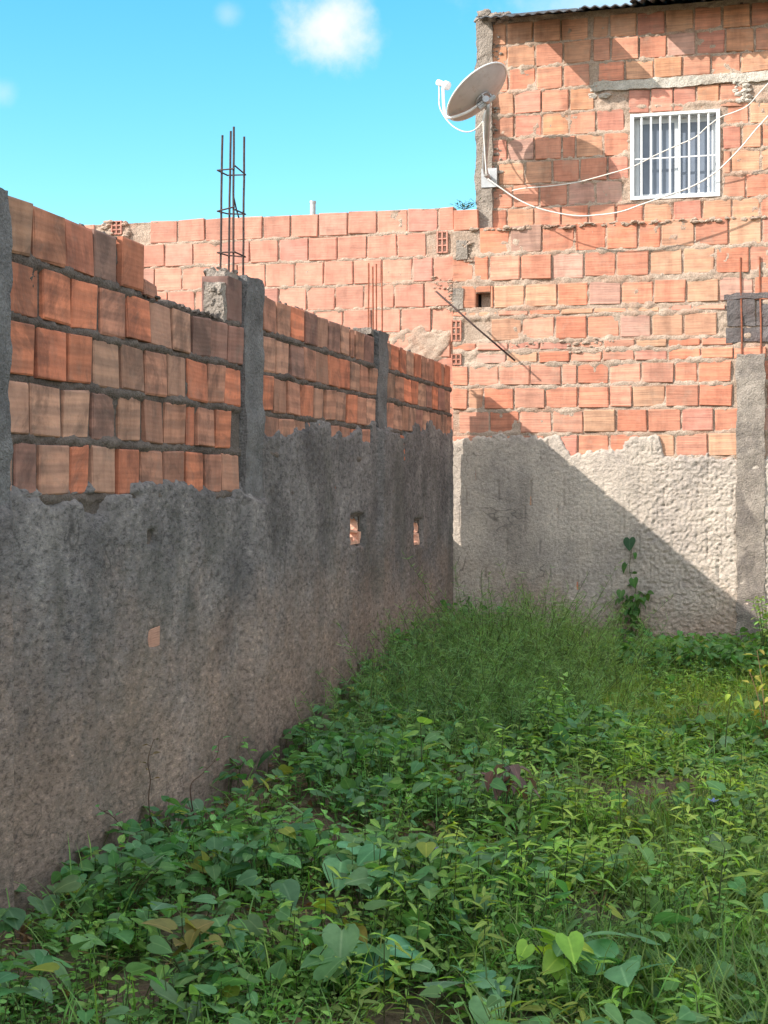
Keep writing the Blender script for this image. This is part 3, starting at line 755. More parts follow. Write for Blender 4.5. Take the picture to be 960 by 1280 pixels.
# corrugated roof: four runs of sheets laid with uneven overhangs
def sheet(x0, x1, over, lift, amp):
    p = .062; n = max(8, int((x1-x0)/p*8)); X = np.linspace(x0, x1, n+1)
    Z0 = amp*np.sin(X*2*math.pi/p); Y = np.array([YH-over, YH-over+.35, YH+.3, YH+3.6]); v = []; th = .007
    for y in Y:
        for t in (0, th):
            for x, z in zip(X, Z0): v.append((x, y, ZT+lift+(y-YH)*(SL+(.06 if over > .4 and y < YH else 0))+z+t+(.004*math.sin(x*4.0)+.003*math.sin(x*11))))
    W = n+1; f = []
    for r in range(3):
        for k in range(n):
            a = (2*r)*W+k; b = (2*r+2)*W+k
            f.append((a, a+1, b+1, b)[::-1]); a += W; b += W; f.append((a, a+1, b+1, b))
        for k in (0, n):
            f.append(((2*r)*W+k, (2*r+1)*W+k, (2*r+3)*W+k, (2*r+2)*W+k))
    for k in range(n):
        f.append((k, k+1, W+k+1, W+k)); q = 6*W+k; f.append((q, q+1, q+W+1, q+W))
    return v, f
for (a, b, o, l, am) in ((600, 652, .14, .030, .005), (648, 731, .44, .040, .006), (727, 796, .15, .045, .007), (792, 880, .30, .060, .011), (876, 962, .30, .046, .011)):
    v, f = sheet(xh(a), xh(b), o, l, am); make('roof_sheet', v, f, M['roof'], hs, smooth=False)
v, f = sheet(xh(960), HX1+.2, .30, .060, .011); make('roof_sheet', v, f, M['roof'], hs)
mb = MB(); clods(mb, FH, 60, cl(xh(598), xh(640)), lambda: ZT+random.uniform(.0, .04), cl(-.12, .08), .012, .028)
clods(mb, FH, 30, cl(xh(598), xh(612)), lambda: ZT+random.uniform(.02, .07), cl(-.12, .06), .014, .03)
mb.build('ridge_mortar', M['concrete_tan'], hs)
bf = MB(); bxh(bf, HX0+.02, HX1, ZT+.001, ZT+.012, -.10, -.012); bf.build('wall_plate', M['mortar_grey'], hs)

# ------------------------------------------------------------------ satellite dish and its cables
Rv = np.array([CS, SN, 0]); Dv = np.array([-SN, CS, 0]); Uv = np.array([0, 0, 1.0])
dc = onY(603, 123, 8.60)
nrm = .96*(-.61*Rv+.79*Uv)+.29*Dv; nrm /= np.linalg.norm(nrm)
maj = np.cross(nrm, Dv); maj /= np.linalg.norm(maj); mn = np.cross(nrm, maj)
sd = thing('satellite_dish', 'grey satellite dish on a bent pole at the corner of the brick house', 'satellite dish', tuple(dc))
RD = .222
def dp(a, b, h): return maj*a+mn*b+nrm*h      # local to the dish centre (back of the bowl)
v = []; f = []; nr, na = 9, 56
for side in (0, 1):
    for i in range(nr+1):
        r = RD*i/nr
        for k in range(na):
            t = 2*math.pi*k/na; h = .055*(r/RD)**2+side*.004
            v.append(dp(r*math.cos(t), r*math.sin(t)*1.03, h))
for side in (0, 1):
    o = side*(nr+1)*na
    for i in range(nr):
        for k in range(na):
            q = (o+i*na+k, o+i*na+(k+1) % na, o+(i+1)*na+(k+1) % na, o+(i+1)*na+k); f.append(q if side else q[::-1])
make('reflector', v, f, M['dish_paint'], sd, smooth=True)
b = MB(); b.tube([dp(RD*math.cos(t), RD*1.03*math.sin(t), .056) for t in np.linspace(0, 2*math.pi, 57)], .0055, 8, caps=False); b.build('rim', M['white_paint'], sd, True)
# feed arm leaves the lower rim towards the receiver
low = None; best = 9
for t in np.linspace(0, 2*math.pi, 90):
    q = dp(RD*math.cos(t), RD*1.03*math.sin(t), .055)
    s = q@Uv*1.0+q@Rv*.75
    if s < best: best = s; low = q; tl = t
lnb = onY(553, 105, 8.74)-dc
b = MB(); b.tube(smooth_path([dp(0,0,-.02), dp(.55*RD*math.cos(tl), .55*RD*math.sin(tl), -.006), low*1.03-nrm*.012, low*1.08+(lnb-low)*.25, lnb+(low-lnb)*.12], 6), .0095, 8); b.build('feed_arm', M['white_paint'], sd, True)
ln = MB(); dirn = -(lnb)/np.linalg.norm(lnb)
dirn = (dp(0,0,0)-lnb); dirn /= np.linalg.norm(dirn)
ln.tube([lnb-dirn*.045, lnb-dirn*.04, lnb-dirn*.01, lnb, lnb+dirn*.018, lnb+dirn*.022, lnb+dirn*.05, lnb+dirn*.053], [.012,.019,.019,.015,.017,.027,.027,.022], 14); ln.build('receiver', M['white_paint'], sd, True)
# bracket and pole
pb = onY(606, 214, 8.86)-dc; wallp = np.array([0, YH-.03-dc[1], pb[2]-.01])+np.array([pb[0], 0, 0])
b = MB(); b.tube(smooth_path([wallp+np.array([0,.0,0]), wallp+np.array([0,-.1,0]), pb+np.array([0,.05,-.01]), pb+np.array([0,.0,.045]), pb*.45+dp(0,0,-.06)*.55, dp(0,0,-.055)-Uv*.03, dp(0,0,-.045)+Uv*.03], 6), .0165, 12); b.build('pole', M['galv'], sd, True)
b = MB(); b.box(wallp+np.array([-.05,-.006,-.06]), wallp+np.array([.05,.03,.06])); b.build('wall_plate', M['galv'], sd)
b = MB(); b.tube([dp(-.05,0,-.004), dp(-.05,0,-.05)], .008, 8); b.tube([dp(.05,0,-.004), dp(.05,0,-.05)], .008, 8); b.tube([dp(0,.05,0), dp(0,.05,-.045)], .008, 8)
b.tube([dp(-.06,.02,-.05), dp(.06,.02,-.05)], .016, 8); b.tube([dp(0,-.05,-.045), dp(0,.06,-.045)], .022, 8); b.tube([dp(0,0,.0), dp(0,0,-.008)], .055, 18); b.build('mount_bracket', M['galv'], sd)
b = MB(); b.tube(smooth_path([lnb-dirn*.03, lnb-Rv*.02-Uv*.06, onY(550,135, 8.70)-dc, onY(562,154, 8.64)-dc, onY(578,164, 8.60)-dc, onY(592,163, 8.57)-dc, onY(603,152, 8.55)-dc, onY(607,138, 8.55)-dc, onY(604,150, 8.55)-dc, onY(606,190, 8.55)-dc, onY(608,220, 8.55)-dc], 6), .0042, 6); b.build('lead', M['cable'], sd, True)

def cable(pts, r, label):
    base = np.array(pts[0]); o = MB(); o.tube(smooth_path([np.array(p)-base for p in pts], 8), r, 8)
    m = o.build('cable', M['cable'], None, True); m.location = tuple(base); tag(m, label, 'cable')
def zm1(x, y): return 520+x*.4583, y*.4583      # reading grid of the close-up
def cb(lst, Y0, Y1):
    n = len(lst); return [onY(*zm1(x, y), Y0+(Y1-Y0)*(k/(n-1))) for k, (x, y) in enumerate(lst)]
cable(cb([(196,488),(230,512),(280,545),(340,570),(430,588),(500,586),(560,577),(620,556),(690,532),(750,510),(800,482),(840,450),(890,398),(930,350),(985,290)], 8.79, 8.72), .0046, 'white cable sagging lowest from the dish pole across the window foot')
cable(cb([(262,520),(300,513),(370,507),(440,497),(520,476),(590,455),(650,425),(700,402),(760,375),(795,345),(830,320),(870,305),(905,288),(940,250),(990,195)], 8.96, 8.72), .0038, 'white cable rising over the middle of the barred window')

# loose rusty rod stuck across the corner joint
ra, rb = onY(545, 364, 8.74), onY(644, 451, 8.845)
b = MB(); b.tube([np.array([0,0,0.]), (rb-ra)*.5+np.array([0,0,-.006]), rb-ra], .006, 8); ro = b.build('metal_rod', M['rust'], None, True); ro.location = tuple(ra); tag(ro, 'rusty rod slanting down across the corner of the two sunlit brick walls', 'rod')

# ------------------------------------------------------------------ vegetation
_sd = [(.16,-.17),(.36,-.16),(.5,.03),(.52,.22),(.44,.45),(.3,.68),(.14,.87)]; _md = [0,.14,.3,.5,.72,1.0]
HEART = (np.array([(0,y,0) for y in _md]+[(x,y,0) for x,y in _sd]+[(-x,y,0) for x,y in _sd], float),
         [(0,6,7)]+[(i,7+i,8+i,i+1) for i in range(5)]+[(0,14,13)]+[(i,i+1,15+i,14+i) for i in range(5)])
OVATE = (np.array([(0,0,0),(0,.4,0),(0,1,0),(.26,.25,0),(.24,.6,0),(-.26,.25,0),(-.24,.6,0)], float), [(0,3,4,1),(1,4,2),(0,1,6,5),(1,2,6)])
LANCE = (np.array([(0,0,0),(0,.5,0),(0,1,0),(.12,.3,0),(.1,.65,0),(-.12,.3,0),(-.1,.65,0)], float), [(0,3,4,1),(1,4,2),(0,1,6,5),(1,2,6)])
BLADE = (np.array([(-.5,0,0),(.5,0,0),(-.42,.4,0),(.42,.4,0),(-.28,.75,0),(.28,.75,0),(0,1,0)], float), [(0,1,3,2),(2,3,5,4),(4,5,6)])
def shaped(t, fold=.25, droop=.2):
    v = t[0].copy(); v[:,2] = fold*np.abs(v[:,0])-droop*v[:,1]**2; return (v, t[1])
class Leaves:
    def __init__(s): s.V = []; s.F = {3: [], 4: []}; s.Cc = []; s.n = 0
    def put(s, tm, pos, az, pitch, roll, size, col, wid=None):
        tv, tf = tm; pos = np.asarray(pos, float).reshape(-1, 3); m = len(pos)
        az = np.broadcast_to(az, m); pitch = np.broadcast_to(pitch, m); roll = np.broadcast_to(roll, m); size = np.broadcast_to(size, m)
        v = np.repeat(tv[None], m, 0)*size[:, None, None]
        if wid is not None: v[:, :, 0] = tv[None, :, 0]*np.broadcast_to(wid, m)[:, None]
        cr, sr = np.cos(roll)[:, None], np.sin(roll)[:, None]
        x = v[...,0]*cr+v[...,2]*sr; z = -v[...,0]*sr+v[...,2]*cr; y = v[...,1]
        cp, sp = np.cos(pitch)[:, None], np.sin(pitch)[:, None]
        y, z = y*cp-z*sp, y*sp+z*cp
        ca, sa = np.cos(az)[:, None], np.sin(az)[:, None]
        x, y = x*ca-y*sa, x*sa+y*ca
        w = np.stack([x, y, z], -1)+pos[:, None]
        k = tv.shape[0]
        for f in tf:
            s.F[len(f)].append((np.array(f)[None]+s.n+np.arange(m)[:, None]*k))
        s.V.append(w.reshape(-1, 3)); c = np.asarray(col, float)
        if c.ndim == 1: c = np.repeat(c[None], m, 0)
        al = np.abs(tv[:, 0])/max(np.abs(tv[:, 0]).max(), 1e-6)
        cc = np.concatenate([np.repeat(c[:, None, :3], k, 1), np.broadcast_to(al[None, :, None], (m, k, 1))], 2)
        s.Cc.append(cc.reshape(-1, 4)); s.n += m*k
    def sticks(s, p0, p1, r, col):
        p0 = np.asarray(p0, float).reshape(-1, 3); p1 = np.asarray(p1, float).reshape(-1, 3); m = len(p0)
        d = p1-p0; d /= np.linalg.norm(d, axis=1, keepdims=True)+1e-9
        a = np.cross(d, np.array([.31,.52,.2])); a /= np.linalg.norm(a, axis=1, keepdims=True)+1e-9; b = np.cross(d, a)
        r = np.broadcast_to(r, m)[:, None]; V = []
        for t in (0, 2.094, 4.189):
            o = (a*math.cos(t)+b*math.sin(t))*r; V += [p0+o, p1+o*.7]
        V = np.stack(V, 1)
        for f in ((0,2,3,1),(2,4,5,3),(4,0,1,5)): s.F[4].append(np.array(f)[None]+s.n+np.arange(m)[:, None]*6)
        s.V.append(V.reshape(-1, 3)); c = np.asarray(col, float)
        if c.ndim == 1: c = np.repeat(c[None], m, 0)
        c = np.concatenate([c[:, :3], np.ones((m, 1))], 1); s.Cc.append(np.repeat(c, 6, 0)); s.n += m*6
    def build(s, name, mat, parent=None, origin=None):
        V = np.concatenate(s.V)
        if origin is not None: V = V-np.asarray(origin)
        q = np.concatenate(s.F[4]) if s.F[4] else np.zeros((0,4), int); t = np.concatenate(s.F[3]) if s.F[3] else np.zeros((0,3), int)
        me = bpy.data.meshes.new(name); me.vertices.add(len(V)); me.vertices.foreach_set('co', V.astype(np.float32).ravel())
        me.loops.add(q.size+t.size); me.loops.foreach_set('vertex_index', np.concatenate([q.ravel(), t.ravel()]).astype(np.int32))
        me.polygons.add(len(q)+len(t)); st = np.concatenate([np.arange(len(q))*4, q.size+np.arange(len(t))*3])
        me.polygons.foreach_set('loop_start', st.astype(np.int32))
        me.polygons.foreach_set('use_smooth', np.ones(len(st), bool))
        at = me.attributes.new('Col', 'FLOAT_COLOR', 'POINT'); at.data.foreach_set('color', np.concatenate(s.Cc).astype(np.float32).ravel())
        me.materials.append(mat); me.update(); me.validate()
        o = bpy.data.objects.new(name, me); C.objects.link(o)
        if parent: o.parent = parent
        return o
R = np.random.RandomState(5)
def cols(m, base, var=.25, hue=.2):
    k = 1+(R.rand(m, 1)-.5)*2*var; h = 1+(R.rand(m, 3)-.5)*2*hue*np.array([1, .35, .8]); return np.asarray(base)[None]*k*h
G_BLUE = (.115,.26,.105); G_MID = (.165,.325,.085); G_LIGHT = (.225,.36,.08); G_YEL = (.25,.30,.05); G_DRY = (.34,.26,.15); G_FEA = (.175,.31,.10)
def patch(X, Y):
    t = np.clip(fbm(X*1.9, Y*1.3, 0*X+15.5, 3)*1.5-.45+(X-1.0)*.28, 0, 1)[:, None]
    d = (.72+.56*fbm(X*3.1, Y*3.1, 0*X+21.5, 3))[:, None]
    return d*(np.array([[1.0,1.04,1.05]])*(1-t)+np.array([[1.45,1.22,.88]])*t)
def canopy(X, Y):
    wall = np.interp(Y, [2.5, 3.3, 4.2, 5.6, 6.4, 7.0, 9.1], [.06,.06,.13,.13,.27,.38,.36])
    k = np.exp(-(X/.35)**2)
    far = np.interp(Y, [7.5, 8.5, 9.1], [0,.06,.10])
    b = .045+.20*fbm(X*2.0, Y*2.0, 0*X+3.1, 3)**1.3
    return np.maximum(b*(1-k)+wall*k*.85, b*.8)+far
def scat(n, x0, x1, y0, y1, dens=None):
    X = R.uniform(x0, x1, n*3); Y = R.uniform(y0, y1, n*3)
    if dens is not None:
        m = R.rand(n*3) < dens(X, Y); X, Y = X[m], Y[m]
    return X[:n], Y[:n]
def in_mound(X, Y): return np.exp(-(((X-.6)/.55)**2+((Y-7.0)/1.25)**2)**1.5)
def clump(X, Y, f, seed, lo, hi): return sstep(lo, hi, fbm(X*f, Y*f, 0*X+seed, 3))

# broad heart-leaved creeper that nobody could count
lv = Leaves()
def hearts(n, x0, x1, y0, y1, dens, size, base, hmul=1.0, var=.3):
    X, Y = scat(n, x0, x1, y0, y1, dens); m = len(X)
    H = canopy(X, Y)*hmul*(.45+.75*R.rand(m)**.7); Z = gz(X, Y)+H
    az = R.uniform(0, 2*np.pi, m); S = size*R.uniform(.55, 1.25, m)
    tm = shaped(HEART, .22, .22)
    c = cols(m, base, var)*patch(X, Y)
    ye = R.rand(m) < .035; c[ye] = np.array(G_YEL)*(.8+.5*R.rand(ye.sum(), 1))
    half = R.rand(m) < .5
    for sel, t in ((half, shaped(HEART, .30, .15)), (~half, shaped(HEART, -.08, .35))):
        lv.put(t, np.stack([X, Y, Z], 1)[sel], az[sel], R.normal(-.12, .38, sel.sum()), R.normal(0, .35, sel.sum()), S[sel], c[sel])
    k = R.rand(m) < .6
    b = np.stack([X+R.normal(0,.03,m), Y+R.normal(0,.03,m), gz(X,Y)-.01], 1)
    lv.sticks(b[k], np.stack([X, Y, Z], 1)[k], .0015, cols(k.sum(), (.09,.13,.045), .3))
BARE = [(onZ(x, y, .02), rr) for x, y, rr in ((410,1150,.17),(200,1225,.16),(525,1268,.13),(290,1065,.13),(760,1160,.12),(60,1215,.1),(850,985,.2))]
def bare(X, Y):
    b = 1-.92*sstep(.55, .64, fbm(X*2.1, Y*2.1, 0*X+6.6, 3))
    for q, rr in BARE: b = b*(1-.98*np.exp(-(((X-q[0])**2+((Y-q[1])/1.7)**2)/rr**2)**2))
    return b
d_heart = lambda X, Y: (.25+.75*clump(X, Y, 1.6, 1.1, .42, .56))*(1-.9*in_mound(X, Y))*np.interp(X, [0, 1.0, 1.5, 2.2], [1, .9, .4, .25])*bare(X, Y)*np.interp(Y, [6.5, 8], [1, .45])
hearts(4600, .02, 2.3, 2.3, 9.0, d_heart, .042, G_BLUE)
hearts(420, .02, 2.2, 2.4, 6.5, d_heart, .066, (.12,.255,.125), .95)
hearts(1700, 1.0, 2.1, 7.7, 8.86, None, .042, (.11,.25,.085), 1.0)
hearts(900, .02, .7, 6.2, 8.85, None, .045, G_BLUE, 1.0)
lvo = lv.build('creeping_vine', M['leaf']); tag(lvo, 'dark green heart-leaved creeper spread over the shaded yard', 'ground cover', kind='stuff')

# small light weeds
lv = Leaves()
def tufts(n, x0, x1, y0, y1, dens, size, base, tm, hmul=1.0, per=9, spread=.05, var=.3):
    X, Y = scat(n, x0, x1, y0, y1, dens); m = len(X)
    Hc = canopy(X, Y)*hmul*(.55+.6*R.rand(m)); B = np.stack([X, Y, gz(X, Y)-.005], 1)
    lean = R.normal(0, .25, (m, 2))
    T = B+np.stack([lean[:,0]*Hc, lean[:,1]*Hc, Hc], 1)
    lv.sticks(B, T, .0016, cols(m, (.09,.125,.04), .3))
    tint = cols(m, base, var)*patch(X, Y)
    for k in range(per):
        f = (k+.8)/per; f = f**.75
        p = B+(T-B)*f[..., None] if hasattr(f, 'shape') else B+(T-B)*f
        az = k*2.4+R.uniform(0, 6.28, m)*.15+X*50
        lv.put(tm, p+R.normal(0, spread*.12, (m, 3)), az, R.normal(.25-.1*(1-f), .3, m), R.normal(0, .3, m), size*R.uniform(.6, 1.2, m)*(1.15-.4*f), tint*(1+(R.rand(m,1)-.5)*.25)*(.85+.3*f))
d_front = lambda X, Y: clump(X, Y, 2.0, 4.7, .44, .54)*(1-.9*in_mound(X, Y))*bare(X, Y)
tufts(2400, .15, 2.2, 2.3, 9.0, d_front, .034, G_MID, shaped(OVATE, .2, .2), .95)
tufts(900, .1, 1.5, 2.4, 4.4, bare, .024, (.16,.35,.10), shaped(OVATE, .2, .15), .6, 8)
tufts(700, .9, 2.1, 3.4, 7.4, bare, .036, (.165,.315,.088), shaped(OVATE, .25, .25), 1.1)
tufts(260, .9, 2.2, 2.6, 6.8, None, .062, G_LIGHT, shaped(LANCE, .3, .3), 1.55, 14)
tufts(400, 1.2, 2.2, 6.4, 8.4, None, .055, G_LIGHT, shaped(LANCE, .3, .3), .9, 10)
tufts(120, .1, 1.1, 3.0, 6.0, None, .05, G_MID, shaped(OVATE, .2, .3), 1.6, 9)
tufts(1100, 2.2, 4.2, 2.0, 9.0, None, .05, G_LIGHT, shaped(OVATE, .2, .2), 1.0, 7)
tufts(5200, .02, 2.2, 2.3, 8.9, lambda X, Y: 1-.93*(1-bare(X, Y)), .026, (.15,.30,.085), shaped(OVATE, .2, .15), .35, 6, .08)
so = lv.build('small_weeds', M['leaf']); tag(so, 'low leafy weeds filling the yard between the creepers', 'ground cover', kind='stuff')

# feathery weed mound against the corner and thin grass
lv = Leaves()
n = 1150
X = R.normal(.58, .34, n*2); Y = R.normal(7.05, .80, n*2); k = (X > .05) & (X < 1.45) & (Y < 8.85) & (Y > 5.3); X, Y = X[k][:n], Y[k][:n]; m = len(X)
dist = np.sqrt(((X-.58)/.85)**2+((Y-7.2)/1.7)**2); Hm = (.50*np.clip(1.12-dist*.62, .22, 1))*R.uniform(.6, 1.15, m)*np.where(R.rand(m) < .12, 1.3, 1)*(.75+.5*fbm(X*2.4, Y*2.4, 0*X+8.8, 2))
B = np.stack([X, Y, gz(X, Y)], 1); lean = R.normal(0, .42, (m, 2)); T_ = B+np.stack([lean[:,0]*Hm, lean[:,1]*Hm, Hm], 1)
lv.sticks(B, T_, .0016, cols(m, (.09,.115,.045), .3))
for q in range(54):
    f = R.uniform(.12, 1.04, m)[:, None]
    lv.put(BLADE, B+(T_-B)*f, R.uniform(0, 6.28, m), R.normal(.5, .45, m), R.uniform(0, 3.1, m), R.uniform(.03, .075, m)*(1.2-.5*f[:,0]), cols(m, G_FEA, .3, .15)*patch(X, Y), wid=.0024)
fo = lv.build('feathery_weeds', M['thread']); tag(fo, 'tall feathery fine-leaved weeds heaped in the wall corner', 'weeds', kind='stuff')
lv = Leaves()
def grass(n, x0, x1, y0, y1, dens, h, base, w=.0045):
    X, Y = scat(n, x0, x1, y0, y1, dens); m = len(X)
    v = BLADE[0].copy(); v[:, 2] = -.55*v[:, 1]**2.2
    lv.put((v, BLADE[1]), np.stack([X, Y, gz(X, Y)-.004], 1), R.uniform(0, 6.28, m), R.normal(1.15, .25, m), R.normal(0, .2, m), h*R.uniform(.5, 1.3, m), cols(m, base, .3, .25)*patch(X, Y), wid=w*R.uniform(.7, 1.3, m))
grass(13000, 1.0, 2.3, 2.3, 5.2, lambda X, Y: np.interp(X, [1.15, 1.6], [.2, 1])*bare(X, Y), .15, (.13,.225,.065))
grass(9000, 1.0, 2.2, 6.2, 8.6, None, .17, (.19,.28,.065))
grass(5000, .1, 2.2, 2.3, 8.8, lambda X, Y: (1-.7*in_mound(X, Y))*bare(X, Y), .15, G_MID)
grass(9000, 2.1, 5.0, 1.0, 9.0, None, .2, (.08,.125,.035))
go = lv.build('grass', M['thread']); tag(go, 'thin green grass growing through the weeds', 'grass', kind='stuff')
# straw and dead leaves on the soil
lv = Leaves(); X, Y = scat(3800, .02, 2.3, 2.2, 8.5); m = len(X)
lv.put(BLADE, np.stack([X, Y, gz(X, Y)+.004+R.rand(m)*.02], 1), R.uniform(0, 6.28, m), R.normal(0.05, .2, m), R.normal(0, .6, m), R.uniform(.03, .16, m), cols(m, G_DRY, .45, .2), wid=R.uniform(.002, .006, m))
X, Y = scat(900, .02, 2.3, 2.2, 8.5); m = len(X)
lv.put(shaped(OVATE, .5, .4), np.stack([X, Y, gz(X, Y)+.008+R.rand(m)*.03], 1), R.uniform(0, 6.28, m), R.normal(0, .5, m), R.normal(0, .7, m), R.uniform(.02, .05, m), cols(m, (.17,.10,.06), .4, .2))
li = lv.build('dry_litter', M['leaf']); tag(li, 'dry straw and dead leaves lying on the bare soil', 'litter', kind='stuff')

# plants one can point to
def plant(name, label, cat, base, stems, leaf_tm, size, col, stem_col=(.10,.13,.05), nleaf=9, pitch=.2, stem_r=.003, group=None, spread=1.0, psd=.35, f0=.15, mat='leaf'):
    """stems: list of polylines relative to the base"""
    base = np.asarray(base, float); t = thing(name, label, cat, tuple(base), group)
    col = tuple(min(c*1.45, .5) for c in col)
    sb = MB(); L = Leaves()
    for st in stems:
        path = smooth_path(st, 5); sb.tube(path, list(np.linspace(stem_r, stem_r*.45, len(path))), 6, (*stem_col, 1))
        A = np.array([tuple(p) for p in path]); m = nleaf
        f = np.linspace(f0, 1, m)*(len(A)-1); i0 = np.minimum(f.astype(int), len(A)-2); fr_ = (f-i0)[:, None]
        P = A[i0]*(1-fr_)+A[i0+1]*fr_
        az = np.arange(m)*2.4+R.uniform(0, 6); d = np.stack([-np.sin(az), np.cos(az), 0*az+.35], 1)
        pl = size*.45*spread; Q = P+d*pl
        L.sticks(P, Q, .0011, stem_col)
        L.put(leaf_tm, Q, az, R.normal(pitch, psd, m), R.normal(0, .3, m), size*R.uniform(.7, 1.2, m), cols(m, col, .22, .18))
    sb.build('stem', M['leaf'], t, True); L.build('foliage', M[mat], t)
    return t
def up(h, lx=0, ly=0): return [(0,0,-.02), (lx*.25, ly*.25, h*.4), (lx*.6, ly*.6, h*.75), (lx, ly, h)]
def gp(x, y, h=0.0):
    q = onZ(x, y, h); return np.array([q[0], q[1], float(gz(q[0], q[1]))])
H1 = shaped(HEART, .25, .25); H2 = shaped(HEART, -.05, .3); O1 = shaped(OVATE, .2, .25); L1 = shaped(LANCE, .3, .3)
plant('purple_weed', 'small weed with drooping purplish brown leaves in front of the feathery weeds', 'weed', gp(630,1045), [up(.24,.02,.01), up(.22,-.03,.03), up(.2,.05,.0)], shaped(OVATE,.3,.5), .055, (.12,.075,.075), (.13,.07,.06), 7, -.45, .0025, f0=.7)
plant('upright_weed', 'slim upright bright green weed with narrow leaves, right of yard centre', 'weed', gp(655,1135), [up(.30,.02,.02), up(.22,-.03,.0), up(.18,.04,.03)], L1, .075, (.085,.18,.045), nleaf=22, pitch=.5)
plant('upright_weed', 'tall thin stalk with few round leaves beside the shaded wall corner', 'weed', gp(528,1000), [up(.30,-.02,.05)], H1, .05, G_LIGHT, nleaf=6, pitch=.1)
# sunlit plants at the right edge
qb = gp(950,940); qb[0] = 1.88
plant('dry_stalk_plant', 'sunlit yellowing plant with bare pale stalks at the right edge of the yard', 'plant', qb, [up(.38,.02,.0), up(.42,-.04,.02), up(.36,.05,-.03), up(.33,-.07,.02), up(.3,.07,.02)], O1, .045, (.26,.24,.05), (.26,.17,.09), 8, -.1, .0035, f0=.2)
plant('seedling', 'tiny sunlit lime green seedling left of the yellowing stalks', 'plant', gp(905,955), [up(.29,.03,0)], shaped(OVATE,.2,.6), .05, (.16,.26,.03), nleaf=5, pitch=-.2, f0=.8)
qb = onY(958, 850, 8.25); qb[2] = float(gz(qb[0], qb[1]))
plant('leafy_bush', 'small sunlit light green bush at the foot of the concrete post', 'bush', qb, [up(.44*random.uniform(.8,1.1), random.uniform(-.09,.12), random.uniform(-.1,.1)) for _ in range(12)], O1, .034, (.15,.23,.06), nleaf=18, pitch=.2)
# vine climbing the far wall
vb = onY(792, 800, YF-.05); vb[2] = .1
def rel(x, y, d=.03): q = onY(x, y, YF-d); return tuple(q-vb)
t = plant('climbing_vine', 'heart-leaved vine climbing the shaded rough cast of the far wall', 'vine', vb, [[(0,0,0), rel(788,765,.06), rel(795,735,.05), rel(787,715,.04), rel(790,683,.03)], [(0,0,0), rel(780,765,.08), rel(778,740,.07)], [(0,0,0), rel(800,760,.08), rel(806,742,.06)], [(0,.0,0), rel(795,770,.1), rel(784,750,.09)], [(0,0,0), rel(790,770,.12), rel(796,745,.1)]], H1, .05, (.055,.125,.035), nleaf=9, pitch=-.7, f0=.25)
L = Leaves(); q = np.array(rel(787, 680, .05)); L.put(shaped(HEART,.1,.1), q+np.array([0,0,.03]), math.pi, -1.2, .2, .075, (.04,.10,.05)); L.build('top_leaf', M['leaf'], t)
# twiggy stems by the left wall
def wv(x, y, d=.05): return onX(x, y, d)
for (pts, lab, lc) in (
    ([(238,985),(252,968),(270,948),(274,925)], 'bare reddish twig leaning on the shaded wall above the creeper', G_BLUE),
    ([(186,1003),(188,975),(185,950),(192,925)], 'thin weed with dry brown leaves against the foot of the shaded wall', (.14,.10,.055)),
    ([(160,1060),(152,1035),(140,1020),(125,1012)], 'curled dark stem at the near foot of the shaded wall', G_BLUE)):
    B0 = wv(*pts[0]); B0b = B0.copy(); B0b[2] = float(gz(B0[0], B0[1]))
    plant('wall_twig', lab, 'twig', B0b, [[(0.02,0,0)]+[tuple(wv(x, y)-B0b) for x, y in pts]], O1, .028, lc, (.12,.075,.06), 6, .1, .0022, f0=.5)
# broad-leaved creeper shoots in the foreground
big = [(500,1240,'creeper shoot with three broad dusty leaves near the bottom of the picture', 5, .078, .10),
       (250,1200,'creeper shoot with round paired leaves over bare soil, lower left', 5, .062, .12),
       (30,1262,'broad round creeper leaves in the bottom left corner of the yard', 4, .075, .08),
       (765,1262,'broad blue green creeper leaves among yellow ones, bottom right', 5, .08, .14),
       (600,1275,'cluster of overlapping wide creeper leaves at the bottom edge of the yard', 5, .075, .08),
       (455,1150,'creeper shoot with upright folded leaves in the middle of the yard', 5, .075, .16),
       (330,1060,'creeper shoot with pale glossy leaves beside a patch of bare straw', 5, .08, .12)]
for (x, y, lab, nl, sz, hh) in big:
    plant('creeper_shoot', lab, 'creeper', gp(x, y), [up(hh,.05,.03), up(hh*.9,-.08,.02), up(hh*.8,.02,-.07)], H2 if nl == 5 else H1, sz, (.12,.255,.125), nleaf=max(2, nl-2), pitch=-.1, f0=.6, psd=.25)
plant('leafy_weed', 'fresh light green leafy weed at the lower left, near the wall foot', 'weed', gp(155,1165), [up(.15,random.uniform(-.1,.1),random.uniform(-.08,.08)) for _ in range(7)], O1, .055, (.065,.16,.045), nleaf=9, pitch=.1)
plant('leafy_weed', 'low bright green weed with crowded small leaves at the bottom left edge', 'weed', gp(240,1275), [up(.11,random.uniform(-.12,.12),random.uniform(-.08,.08)) for _ in range(7)], O1, .045, (.055,.14,.045), nleaf=9, pitch=.1)
plant('yellowing_weed', 'weed with a few wilted yellow leaves at the lower left', 'weed', gp(250,1232), [up(.11,.0,.0), up(.1,-.05,.01)], H1, .055, (.19,.17,.05), nleaf=4, pitch=-.2, f0=.6)
plant('yellowing_weed', 'weed with one big yellow brown leaf left of the bottom middle', 'weed', gp(432,1225), [up(.10,.0,.0)], H1, .07, (.2,.15,.04), nleaf=3, pitch=-.2, f0=.7)
plant('yellowing_weed', 'lime yellow broad-leaved shoot at the bottom right among blue green leaves', 'weed', gp(705,1265), [up(.15,.0,.0), up(.13,-.07,.02)], H1, .055, (.2,.32,.05), nleaf=4, pitch=-.1, f0=.6)
